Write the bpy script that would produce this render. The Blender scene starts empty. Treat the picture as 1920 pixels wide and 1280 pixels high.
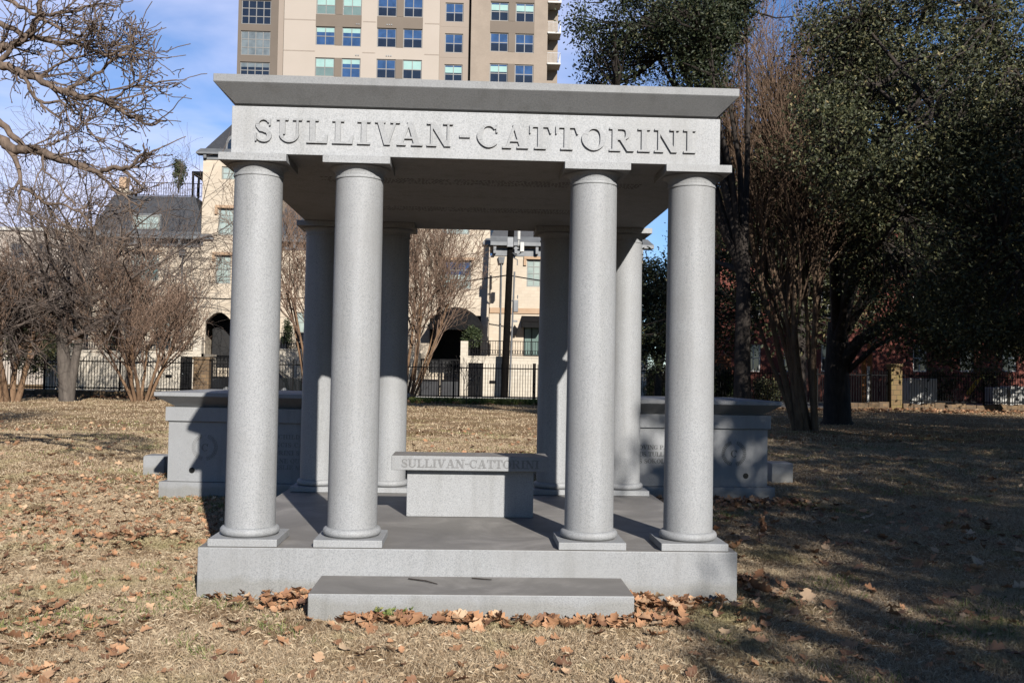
import bpy, math, random
import numpy as np
from mathutils import Vector, Matrix, noise as mnoise
D = bpy.data
SC = bpy.context.scene
COL = SC.collection
R = math.radians

# ------------------------------------------------------------------ camera
CAM = Vector((-0.0189, -6.3883, 1.468)); YAW, PITCH, ROLL, FPX = 0.0413, 0.0317, 0.0174, 1832.9
_f = Vector((math.sin(YAW) * math.cos(PITCH), math.cos(YAW) * math.cos(PITCH), math.sin(PITCH)))
_r = Vector((math.cos(YAW), -math.sin(YAW), 0)); _u = _r.cross(_f)
_r, _u = math.cos(ROLL) * _r + math.sin(ROLL) * _u, -math.sin(ROLL) * _r + math.cos(ROLL) * _u
cam = D.objects.new('camera', D.cameras.new('camera')); COL.objects.link(cam)
cam.matrix_world = Matrix(((_r.x, _u.x, -_f.x, CAM.x), (_r.y, _u.y, -_f.y, CAM.y), (_r.z, _u.z, -_f.z, CAM.z), (0, 0, 0, 1)))
cam.data.sensor_width = 36; cam.data.lens = FPX / 1920 * 36; cam.data.clip_end = 3000
SC.camera = cam
# ------------------------------------------------------------------ sun and sky
SUN = Vector((.306, -1, .509)).normalized()
ELEV, AZ = math.asin(SUN.z), math.atan2(SUN.x, SUN.y)
sun = D.objects.new('sun', D.lights.new('sun', 'SUN')); COL.objects.link(sun)
sun.data.energy = 5.0; sun.data.angle = R(.5); sun.data.color = (1, .965, .91)
sun.rotation_euler = (-SUN).to_track_quat('-Z', 'Y').to_euler(); sun.location = (10, -20, 20)
W = D.worlds.new('World'); SC.world = W; W.use_nodes = True
nt = W.node_tree; N = nt.nodes; Lk = nt.links; N.clear()
sky = N.new('ShaderNodeTexSky'); sky.sky_type = 'NISHITA'; sky.sun_disc = False
sky.sun_elevation = ELEV; sky.sun_rotation = AZ; sky.air_density = 1.0; sky.dust_density = .1; sky.ozone_density = 3.5
tc = N.new('ShaderNodeTexCoord'); mp = N.new('ShaderNodeMapping'); mp.inputs['Scale'].default_value = (2.2, 2.2, 6.5); mp.inputs['Location'].default_value = (.35, 0, .1)
mp.inputs['Rotation'].default_value = (0, R(14), 0)
nz = N.new('ShaderNodeTexNoise'); nz.inputs['Scale'].default_value = 1.35; nz.inputs['Detail'].default_value = 6; nz.inputs['Roughness'].default_value = .48; nz.inputs['Distortion'].default_value = .5
rp = N.new('ShaderNodeValToRGB'); rp.color_ramp.elements[0].position = .28; rp.color_ramp.elements[1].position = .52
rp.color_ramp.elements[0].color = (0, 0, 0, 1); rp.color_ramp.elements[1].color = (.95, .95, .95, 1)
mx = N.new('ShaderNodeMix'); mx.data_type = 'RGBA'; mx.inputs[7].default_value = (6.9, 7.3, 9.9, 1)
bg = N.new('ShaderNodeBackground'); bg.inputs['Strength'].default_value = .05
out = N.new('ShaderNodeOutputWorld')
Lk.new(tc.outputs['Generated'], mp.inputs['Vector']); Lk.new(mp.outputs[0], nz.inputs['Vector']); Lk.new(nz.outputs['Fac'], rp.inputs[0])
tint = N.new('ShaderNodeMix'); tint.data_type = 'RGBA'; tint.blend_type = 'MULTIPLY'; tint.inputs[0].default_value = 1; tint.inputs[7].default_value = (.76, .92, 1.16, 1)
Lk.new(sky.outputs[0], tint.inputs[6])
# the cloud bank stands in the north-west
dt = N.new('ShaderNodeVectorMath'); dt.operation = 'DOT_PRODUCT'; dt.inputs[1].default_value = Vector((-.40, .88, .30)).normalized()
ms = N.new('ShaderNodeMapRange'); ms.inputs[1].default_value = .80; ms.inputs[2].default_value = .95; ms.clamp = True
mu = N.new('ShaderNodeMath'); mu.operation = 'MULTIPLY'
Lk.new(tc.outputs['Generated'], dt.inputs[0]); Lk.new(dt.outputs['Value'], ms.inputs[0]); Lk.new(ms.outputs[0], mu.inputs[0]); Lk.new(rp.outputs[0], mu.inputs[1])
Lk.new(mu.outputs[0], mx.inputs[0]); Lk.new(tint.outputs[2], mx.inputs[6]); Lk.new(mx.outputs[2], bg.inputs[0]); Lk.new(bg.outputs[0], out.inputs[0])
SC.view_settings.view_transform = 'Standard'; SC.view_settings.look = 'None'; SC.view_settings.exposure = 1.27; SC.view_settings.gamma = 1
SC.render.engine = 'CYCLES'

# ------------------------------------------------------------------ helpers
def at(px, py, Y):
    """point on the vertical plane y = Y seen at photo pixel (px, py)"""
    d = _f + (px - 960) / FPX * _r - (py - 640) / FPX * _u
    return CAM + d * ((Y - CAM.y) / d.y)
def gnd(px, py, z=0):
    d = _f + (px - 960) / FPX * _r - (py - 640) / FPX * _u
    return CAM + d * ((z - CAM.z) / d.z)
BASE = {}
class MB:
    def __init__(s): s.v = []; s.f = []; s.n = 0
    def add(s, v, *fs):
        v = np.asarray(v, float).reshape(-1, 3)
        for f in fs: s.f.append(np.asarray(f, np.int64).reshape(len(f), -1) + s.n)
        s.v.append(v); s.n += len(v); return s
    def box(s, x0, x1, y0, y1, z0, z1):
        return s.add([(x0,y0,z0),(x1,y0,z0),(x1,y1,z0),(x0,y1,z0),(x0,y0,z1),(x1,y0,z1),(x1,y1,z1),(x0,y1,z1)],
            [(3,2,1,0),(4,5,6,7),(0,1,5,4),(1,2,6,5),(2,3,7,6),(3,0,4,7)])
    def frus(s, a, b):
        """frustum between two rects (x0,x1,y0,y1,z)"""
        v = []
        for x0,x1,y0,y1,z in (a, b): v += [(x0,y0,z),(x1,y0,z),(x1,y1,z),(x0,y1,z)]
        return s.add(v, [(3,2,1,0),(4,5,6,7),(0,1,5,4),(1,2,6,5),(2,3,7,6),(3,0,4,7)])
    def prism(s, poly, y0, y1):
        """polygon in x,z (counter-clockwise seen from -y) pushed from y0 to y1"""
        n = len(poly); v = [(x,y0,z) for x,z in poly] + [(x,y1,z) for x,z in poly]
        s.add(v, [tuple(range(n))], [tuple(range(2*n-1, n-1, -1))], [(i, n+i, n+(i+1)%n, (i+1)%n) for i in range(n)]); return s
    def lathe(s, prof, c, k=48):
        v = []; m = len(prof)
        for r, z in prof:
            for j in range(k): a = 2*math.pi*j/k; v.append((c[0]+r*math.cos(a), c[1]+r*math.sin(a), c[2]+z))
        f = [(i*k+j, i*k+(j+1)%k, (i+1)*k+(j+1)%k, (i+1)*k+j) for i in range(m-1) for j in range(k)]
        return s.add(v, f, [tuple(range(k-1,-1,-1))], [tuple(range((m-1)*k, m*k))])
    def tubes(s, P, Rd, k):
        """P (N,n,3) polylines, Rd (N,n) radii, k sides"""
        P = np.asarray(P, float); Rd = np.asarray(Rd, float); Nn, n, _ = P.shape
        T = np.empty_like(P); T[:,1:-1] = P[:,2:]-P[:,:-2]; T[:,0] = P[:,1]-P[:,0]; T[:,-1] = P[:,-1]-P[:,-2]
        T /= np.linalg.norm(T, axis=2, keepdims=True)+1e-12
        ref = np.where(np.abs(T.mean(1)[:, 2:3]) > .75, np.array([[1.,.2,0]]), np.array([[.1,.05,1.]]))[:, None, :]
        A = np.cross(T, ref); A /= np.linalg.norm(A, axis=2, keepdims=True)+1e-12; Bv = np.cross(T, A)
        an = np.arange(k)*2*np.pi/k
        V = P[:,:,None,:] + Rd[:,:,None,None]*(np.cos(an)[None,None,:,None]*A[:,:,None,:]+np.sin(an)[None,None,:,None]*Bv[:,:,None,:])
        i = np.arange(n-1)[:,None]*k; j = np.arange(k)[None,:]; j2 = (j+1)%k
        q = np.stack([i+j, i+j2, i+k+j2, i+k+j], -1).reshape(-1,4)
        F = (q[None]+(np.arange(Nn)*n*k)[:,None,None]).reshape(-1,4)
        caps = [np.arange(k)[None]+((np.arange(Nn)+1)*n*k-k)[:,None]] if k > 2 else []
        return s.add(V.reshape(-1,3), F, *caps)
    def tube(s, pts, rad, k=8):
        if not hasattr(rad, '__len__'): rad = [rad]*len(pts)
        return s.tubes([[tuple(p) for p in pts]], [rad], k)
    def build(s, name, mat, parent=None, smooth=None, bevel=0, base=None):
        me = D.meshes.new(name); V = np.concatenate(s.v)
        if parent is not None: b = BASE[parent.name]
        else: b = Vector(base) if base is not None else Vector((0,0,0))
        V = V - np.array(b)[None]
        me.vertices.add(len(V)); me.vertices.foreach_set('co', V.astype(np.float32).ravel())
        li = np.concatenate([f.ravel() for f in s.f]); tot = np.concatenate([np.full(len(f), f.shape[1]) for f in s.f])
        me.loops.add(len(li)); me.loops.foreach_set('vertex_index', li.astype(np.int32))
        me.polygons.add(len(tot)); st = np.concatenate([[0], np.cumsum(tot)[:-1]])
        me.polygons.foreach_set('loop_start', st.astype(np.int32))
        me.polygons.foreach_set('use_smooth', np.full(len(tot), smooth is not None))
        me.update(calc_edges=True)
        if smooth: me.set_sharp_from_angle(angle=R(smooth))
        me.materials.append(mat)
        o = D.objects.new(name, me); COL.objects.link(o)
        if parent is not None: o.parent = parent
        else: o.location = b
        BASE[o.name] = b
        if bevel:
            m = o.modifiers.new('bevel', 'BEVEL'); m.width = bevel; m.segments = 2; m.limit_method = 'ANGLE'; m.angle_limit = R(40)
        return o
def tag(o, label, cat, group=None):
    o['label'] = label; o['category'] = cat
    if group: o['group'] = group
    return o
def thing(name, loc, label, cat, group=None):
    o = D.objects.new(name, None); COL.objects.link(o); o.location = loc; o.empty_display_size = .3
    BASE[o.name] = Vector(loc); return tag(o, label, cat, group)
def struct(o): o['kind'] = 'structure'; return o
def stuff(o): o['kind'] = 'stuff'; return o
def copy_tree(o, parent=None):
    c = o.copy(); COL.objects.link(c); BASE[c.name] = BASE[o.name]
    if parent is not None: c.parent = parent
    for ch in [x for x in D.objects if x.parent == o]: copy_tree(ch, c)
    return c

# ------------------------------------------------------------------ materials
ALB = .43
def alb(c, k=None): return tuple(x*(k or ALB) for x in c)
def newmat(name, rough=.7, spec=.3):
    m = D.materials.new(name); m.use_nodes = True; b = m.node_tree.nodes['Principled BSDF']
    b.inputs['Roughness'].default_value = rough; b.inputs['Specular IOR Level'].default_value = spec
    return m, m.node_tree, b
def ramp(nt, fac, stops):
    r = nt.nodes.new('ShaderNodeValToRGB'); e = r.color_ramp.elements
    while len(e) < len(stops): e.new(.5)
    for x, (p, c) in zip(e, stops): x.position = p; x.color = (*c, 1) if len(c) == 3 else c
    nt.links.new(fac, r.inputs[0]); return r.outputs[0]
def noise(nt, scale, detail=4, rough=.55, vec=None, dist=0):
    n = nt.nodes.new('ShaderNodeTexNoise'); n.inputs['Scale'].default_value = scale; n.inputs['Detail'].default_value = detail
    n.inputs['Roughness'].default_value = rough; n.inputs['Distortion'].default_value = dist
    if vec is None:
        t = nt.nodes.get('TC') or nt.nodes.new('ShaderNodeTexCoord'); t.name = 'TC'; vec = t.outputs['Object']
    nt.links.new(vec, n.inputs['Vector']); return n.outputs['Fac']
def mix(nt, a, b, fac, mode='MIX'):
    m = nt.nodes.new('ShaderNodeMix'); m.data_type = 'RGBA'; m.blend_type = mode
    for sock, val in ((m.inputs[0], fac), (m.inputs[6], a), (m.inputs[7], b)):
        if hasattr(val, 'is_linked'): nt.links.new(val, sock)
        elif isinstance(val, (int, float)): sock.default_value = val
        else: sock.default_value = (*val, 1)
    return m.outputs[2]
def bump(nt, b, h, strength, dist=.01):
    n = nt.nodes.new('ShaderNodeBump'); n.inputs['Strength'].default_value = strength; n.inputs['Distance'].default_value = dist
    nt.links.new(h, n.inputs['Height']); nt.links.new(n.outputs[0], b.inputs['Normal'])
def pm(name, c1, c2, scale=3, rough=.8, bmp=0, bscale=None, spec=.25, metal=0, detail=5):
    m, nt, b = newmat(name, rough, spec); b.inputs['Metallic'].default_value = metal
    nt.links.new(ramp(nt, noise(nt, scale, detail), [(.3, alb(c1)), (.7, alb(c2))]), b.inputs['Base Color'])
    if bmp: bump(nt, b, noise(nt, bscale or scale*3, 5), bmp)
    return m
def granite(name, base, speck=.30, rough=.62, stain=None, bmp=.25):
    m, nt, b = newmat(name, rough, .3)
    base *= .352
    if stain: stain = alb(stain, .41)
    g = [base*x for x in (1-speck, 1, 1+speck*.45)]
    c = ramp(nt, noise(nt, 115, 3, .75), [(.33, (g[0]*.97, g[0]*.985, g[0])), (.5, (g[1]*.985, g[1]*.995, g[1])), (.66, (g[2],)*3)])
    v = nt.nodes.new('ShaderNodeTexVoronoi'); v.inputs['Scale'].default_value = 150
    nt.links.new((nt.nodes['TC']).outputs['Object'], v.inputs['Vector'])
    c = mix(nt, c, (base*.42, base*.42, base*.44), ramp(nt, v.outputs['Distance'], [(.10, (.65,)*3), (.24, (0,)*3)]))
    c = mix(nt, c, (base*.83, base*.82, base*.80), ramp(nt, noise(nt, 1.6, 6, .62), [(.45, (0,)*3), (.75, (.75,)*3)]))
    t2 = nt.nodes.new('ShaderNodeMapping'); t2.inputs['Scale'].default_value = (5, 5, .35); nt.links.new(nt.nodes['TC'].outputs['Object'], t2.inputs[0])
    c = mix(nt, c, (.82, .815, .80), ramp(nt, noise(nt, 1.6, 5, .6, t2.outputs[0]), [(.50, (0,)*3), (.70, (.75,)*3)]), 'MULTIPLY')
    pz = nt.nodes.new('ShaderNodeNewGeometry'); pxz = nt.nodes.new('ShaderNodeSeparateXYZ'); nt.links.new(pz.outputs['Position'], pxz.inputs[0])
    wob = nt.nodes.new('ShaderNodeMath'); wob.operation = 'MULTIPLY_ADD'; wob.inputs[1].default_value = -.16; nt.links.new(noise(nt, 4, 5, .6), wob.inputs[0]); nt.links.new(pxz.outputs['Z'], wob.inputs[2])
    c = mix(nt, c, (.78, .75, .68), ramp(nt, wob.outputs[0], [(-.0, (.7,)*3), (.045, (0,)*3)]), 'MULTIPLY')
    if stain:
        ge = nt.nodes.new('ShaderNodeNewGeometry'); sx = nt.nodes.new('ShaderNodeSeparateXYZ'); nt.links.new(ge.outputs['Normal'], sx.inputs[0])
        up = ramp(nt, sx.outputs['Z'], [(.8, (0,)*3), (.95, (1,)*3)])
        st = ramp(nt, noise(nt, 1.9, 8, .66, dist=.6), [(.32, tuple(x*.88 for x in stain)), (.52, tuple(x*1.15 for x in stain)), (.72, tuple(x*1.8 for x in stain))])
        c = mix(nt, c, st, up)
    nt.links.new(c, b.inputs['Base Color'])
    bump(nt, b, noise(nt, 140, 3, .6), bmp, .004)
    return m
GR = granite('granite', .50, speck=.32)
GR_D = granite('granite_weathered_top', .47, stain=(.25, .232, .212))
GR_F = granite('granite_stippled', .63, speck=.26, rough=.85, bmp=.6)
GR_L = granite('granite_letters', .50, speck=.22)
GR_T = granite('granite_tomb', .45, speck=.2, stain=(.25, .245, .24))
GR_C = granite('granite_cornice', .37, speck=.22, stain=(.28, .27, .26))
INK = pm('letter_paint', (.10,.10,.10), (.17,.165,.16), 60, .8)
INK2 = pm('engraved_grey', (.20,.2,.2), (.30,.295,.29), 60, .9)
VENT = pm('vent_bronze', (.012,.012,.012), (.03,.03,.028), 40, .5, metal=.4)
IRON = pm('black_iron', (.010,.010,.011), (.018,.0175,.0175), 8, .8, spec=.05)
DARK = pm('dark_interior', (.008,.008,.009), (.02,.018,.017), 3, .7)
def blockwall(name, c1, c2, mortar, sx, rough=.85, bw=.6, rh=.3, ms=.012):
    c1, c2, mortar = alb(c1), alb(c2), alb(mortar)
    m, nt, b = newmat(name, rough, .2)
    t = nt.nodes.new('ShaderNodeTexCoord'); t.name = 'TC'
    mpn = nt.nodes.new('ShaderNodeMapping'); mpn.inputs['Rotation'].default_value = (R(90), 0, 0)
    nt.links.new(t.outputs['Object'], mpn.inputs[0])
    k = nt.nodes.new('ShaderNodeTexBrick'); k.inputs['Scale'].default_value = sx; k.inputs['Brick Width'].default_value = bw; k.inputs['Row Height'].default_value = rh
    k.inputs['Mortar Size'].default_value = ms; k.inputs['Color1'].default_value = (*c1, 1); k.inputs['Color2'].default_value = (*c2, 1); k.inputs['Mortar'].default_value = (*mortar, 1)
    nt.links.new(mpn.outputs[0], k.inputs['Vector'])
    c = mix(nt, k.outputs['Color'], tuple(x*.72 for x in c1), ramp(nt, noise(nt, .55, 7, .6), [(.42, (0,)*3), (.8, (.8,)*3)]))
    nt.links.new(c, b.inputs['Base Color']); bump(nt, b, k.outputs['Fac'], -.3, .01)
    return m
LIME = blockwall('limestone_blocks', (.73,.62,.48), (.67,.555,.42), (.60,.50,.39), 1.6)
COURT = blockwall('courtyard_limestone', (.74,.66,.54), (.68,.60,.48), (.45,.38,.30), 1.4)
RED = blockwall('red_brick', (.22,.055,.035), (.17,.045,.03), (.24,.17,.14), 4)
TANB = blockwall('tan_brick', (.41,.335,.265), (.385,.31,.245), (.35,.29,.235), 4)
STONE = blockwall('rubble_stone', (.26,.17,.09), (.15,.10,.06), (.10,.08,.06), 2.6, bw=.7, rh=.42, ms=.03)
MOSS = blockwall('mossy_stone', (.27,.20,.075), (.22,.14,.07), (.09,.07,.04), 2.3, bw=.8, rh=.55, ms=.03)
CREAM = pm('cream_stucco', (.50,.43,.36), (.53,.455,.385), .35, .85)
BEIGE = pm('beige_stucco', (.37,.30,.245), (.39,.32,.26), .35, .85)
TAUPE = pm('taupe_panel', (.19,.15,.115), (.215,.17,.13), .5, .75)
SLATE = blockwall('slate_roof', (.070,.072,.08), (.055,.057,.065), (.03,.03,.035), 3.2, rough=.55, bw=.4, rh=.25)
ZINC = pm('zinc_cornice', (.17,.175,.18), (.24,.245,.25), 2, .5, metal=.3)
CORN = pm('lintel_stone', (.50,.33,.2), (.56,.39,.26), 3, .85)
FRAME = pm('window_frame', (.22,.215,.2), (.27,.26,.25), 4, .5)
FRAMEG = pm('green_grey_frame', (.27,.28,.25), (.33,.34,.31), 4, .5)
def glass(name, c, rough=.06, coat=.9, tint2=None):
    m, nt, b = newmat(name, rough, .8); c = alb(c); c2 = alb(tint2) if tint2 else tuple(x*.6 for x in c)
    nt.links.new(ramp(nt, noise(nt, 1.3, 3), [(.35, c), (.7, c2)]), b.inputs['Base Color']); return m
G_BLUE = glass('blue_glass', (.05,.11,.25), .05)
G_DARK = glass('dark_glass', (.018,.022,.032), .05)
G_BLIND = glass('glass_with_blinds', (.42,.62,.55), .12, tint2=(.36,.55,.49))
G_BLIND2 = glass('glass_lower_blinds', (.20,.28,.25), .1, tint2=(.17,.235,.21))
G_CURT = glass('glass_with_curtain', (.50,.57,.51), .12, tint2=(.30,.37,.34))
WOODF = blockwall('cedar_boards', (.27,.10,.045), (.23,.085,.04), (.06,.03,.02), 1.2, bw=3, rh=.18, ms=.02)
WHITE = pm('white_paint', (.62,.60,.55), (.72,.70,.65), 2, .6)
GREYM = pm('grey_metal', (.22,.225,.23), (.30,.305,.31), 4, .4, metal=.4)
YEL = pm('yellow_plastic', (.60,.36,.02), (.65,.40,.03), 4, .5)
ORNG = pm('orange_timber', (.38,.15,.04), (.30,.11,.03), 3, .8)
POLE = pm('tarred_pole', (.006,.0055,.005), (.012,.010,.009), 6, .95, spec=.02)
def bark(name, c1, c2, sc=9):
    m, nt, b = newmat(name, .9, .15)
    t = nt.nodes.new('ShaderNodeTexCoord'); t.name = 'TC'; q = nt.nodes.new('ShaderNodeMapping'); q.inputs['Scale'].default_value = (1, 1, .3)
    nt.links.new(t.outputs['Object'], q.inputs[0]); n = noise(nt, sc, 6, .65, q.outputs[0])
    nt.links.new(ramp(nt, n, [(.3, alb(c1)), (.68, alb(c2))]), b.inputs['Base Color']); bump(nt, b, n, .8, .03); return m
B_GREY = bark('grey_bark', (.075,.062,.052), (.18,.15,.125))
B_TWIG = bark('twig_bark', (.10,.078,.065), (.19,.148,.122))
B_NEAR = bark('near_oak_bark', (.085,.062,.048), (.27,.195,.145), 14)
B_CRAPE = bark('crape_myrtle_bark', (.16,.09,.05), (.31,.195,.115))
B_RUST = bark('rusty_twigs', (.155,.10,.07), (.255,.17,.12))
B_DARK = bark('dark_oak_bark', (.03,.024,.02), (.075,.06,.05))
def islandmat(name, stops, rough=.6, spec=.3, trans=0, patch=None, ka=.43):
    stops = [(p, alb(c, ka)) for p, c in stops]
    if patch: patch = (patch[0], alb(patch[1], ka), patch[2], patch[3])
    m, nt, b = newmat(name, rough, spec); g = nt.nodes.new('ShaderNodeNewGeometry')
    c = ramp(nt, g.outputs['Random Per Island'], stops)
    if patch:
        c = mix(nt, c, patch[1], ramp(nt, noise(nt, patch[0], 5, .6), [(patch[2], (0,)*3), (patch[3], (1,)*3)]))
    nt.links.new(c, b.inputs['Base Color'])
    if trans:
        tr = nt.nodes.new('ShaderNodeBsdfTranslucent'); nt.links.new(c, tr.inputs[0]); ms = nt.nodes.new('ShaderNodeMixShader'); ms.inputs[0].default_value = trans
        o = nt.nodes['Material Output']; nt.links.new(b.outputs[0], ms.inputs[1]); nt.links.new(tr.outputs[0], ms.inputs[2]); nt.links.new(ms.outputs[0], o.inputs[0])
    return m
LEAF = islandmat('evergreen_leaf', [(0, (.020,.024,.011)), (.45, (.041,.048,.021)), (.8, (.074,.074,.034)), (.97, (.15,.14,.06)), (1, (.26,.20,.10))], .55, .2, .12, ka=.66)
LEAFD = islandmat('dark_evergreen_leaf', [(0, (.012,.018,.007)), (.5, (.026,.036,.014)), (.9, (.05,.058,.024)), (1, (.11,.10,.045))], .55, .2, .10, ka=.55)
LEAFC = islandmat('conifer_leaf', [(0, (.025,.04,.014)), (.5, (.05,.075,.025)), (1, (.10,.12,.04))], .6, .3, .1)
GRASS = islandmat('dry_grass_blade', [(0, (.22,.145,.085)), (.25, (.33,.24,.15)), (.6, (.42,.32,.21)), (.9, (.50,.395,.265)), (1, (.57,.48,.35))], .75, .2, .15, patch=(.9, (.25,.235,.095), .52, .78), ka=.72)
GREENB = islandmat('green_blade', [(0, (.08,.11,.025)), (.6, (.15,.18,.05)), (1, (.28,.26,.10))], .6, .3, .2, ka=.72)
OAKL = islandmat('dead_oak_leaf', [(0, (.13,.065,.038)), (.35, (.31,.155,.08)), (.75, (.43,.235,.125)), (1, (.50,.36,.23))], .7, .2, .12, ka=.67)
# ground
m, gnt, gb = newmat('lawn', .95, .1); GROUND = m
c = ramp(gnt, noise(gnt, 26, 7, .7), [(.28, (.075,.048,.026)), (.5, (.21,.145,.08)), (.72, (.34,.25,.145))])
c = mix(gnt, c, (.20,.185,.07), ramp(gnt, noise(gnt, .8, 6, .62), [(.52, (0,)*3), (.75, (.7,)*3)]))
c = mix(gnt, c, (.16,.085,.042), ramp(gnt, noise(gnt, .55, 7, .66, dist=.6), [(.54, (0,)*3), (.72, (.75,)*3)]))
c = mix(gnt, c, (.44,.35,.22), ramp(gnt, noise(gnt, .35, 6, .6), [(.5, (0,)*3), (.7, (.65,)*3)]))
c = mix(gnt, c, (.68, .62, .58), 1.0, 'MULTIPLY')
gnt.links.new(c, gb.inputs['Base Color']); bump(gnt, gb, noise(gnt, 18, 6, .7), .9, .05)
ROAD = pm('asphalt', (.10,.10,.10), (.15,.148,.145), 3, .9, .2, 60)
PAVE = pm('concrete_pavement', (.33,.315,.29), (.40,.385,.36), 2, .9, .2, 40)
SAND = pm('sandy_footing', (.42,.32,.2), (.50,.40,.27), 12, .95, .3, 50)

# ------------------------------------------------------------------ ground, road, pavement
g = MB(); xs = np.concatenate([np.linspace(-600, -30, 12), np.linspace(-25, 25, 101), np.linspace(30, 600, 12)]); ys = np.concatenate([np.linspace(-200, -12, 8), np.linspace(-10, 40, 101), np.linspace(45, 900, 14)])
gx, gy = np.meshgrid(xs, ys, indexing='ij')
def gz(x, y):
    d = np.clip((np.abs(x)-1.9)/1.5, 0, 1)*1.0; d = np.maximum(d, np.clip((-.7-y)/1, 0, 1)); d = np.maximum(d, np.clip((y-3.6)/2, 0, 1))
    h = .025*np.sin(x*1.3+.5)*np.sin(y*.9+1)+.015*np.sin(x*2.9+2)*np.cos(y*2.3)
    return np.where(y > 38, 0, h*d)-.015
V = np.stack([gx, gy, gz(gx, gy)], -1).reshape(-1, 3); ny = len(ys)
I = (np.arange(len(xs)-1)[:, None]*ny+np.arange(ny-1)[None]).ravel()
g.add(V, np.stack([I, I+ny, I+ny+1, I+1], -1)); struct(g.build('ground', GROUND, smooth=60))
struct(MB().box(-300, 300, 41.2, 46.6, -.3, .006).build('road', ROAD))
struct(MB().box(-300, 300, 46.6, 48.2, -.3, .12).build('pavement', PAVE))

# ------------------------------------------------------------------ lettering: a serif capital alphabet made of polygons
def arcs(cx, cy, rx, ry, a0, a1, thick, thin, n=16):
    out = []
    for i in range(n+1):
        a = R(a0+(a1-a0)*i/n); w = thin+(thick-thin)*abs(math.cos(a))**1.5
        ca, sa = math.cos(a), math.sin(a)
        out.append(((cx+(rx+w/2)*ca, cy+(ry+thin/2)*sa), (cx+(rx-w/2)*ca, cy+(ry-thin/2)*sa)))
    return [[out[i][0], out[i+1][0], out[i+1][1], out[i][1]] for i in range(n)]
def rc(x0, y0, x1, y1): return [[(x0,y0),(x1,y0),(x1,y1),(x0,y1)]]
def ln(x0, y0, x1, y1, w): return [[(x0-w/2,y0),(x0+w/2,y0),(x1+w/2,y1),(x1-w/2,y1)]]
def srf(x0, x1, top): return rc(x0, .92, x1, 1) if top else rc(x0, 0, x1, .08)
T_, t_ = .22, .09
def spath(pts, ws):
    P = [Vector((*p, 0)) for p in pts]; o = []
    for i, p in enumerate(P):
        d = (P[min(i+1, len(P)-1)]-P[max(i-1, 0)]).normalized(); nn = Vector((-d.y, d.x, 0))*ws[i]/2; o.append(((p+nn)[:2], (p-nn)[:2]))
    return [[o[i][0], o[i][1], o[i+1][1], o[i+1][0]] for i in range(len(P)-1)]
def s_glyph():
    p = []; w = []
    for i in range(12): a = R(20+250*i/11); p.append((.355+.25*math.cos(a), .735+.225*math.sin(a))); w.append(.08+.07*max(0, -math.cos(a))+(.10 if i > 9 else 0))
    for i in range(1, 13): a = R(90-250*i/12); p.append((.355+.26*math.cos(a), .265+.225*math.sin(a))); w.append(.08+.12*max(0, math.cos(a))+(.08 if i < 2 else 0))
    return spath(p, w)+rc(.60,.68,.66,.97)+rc(.03,.03,.09,.36)
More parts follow.
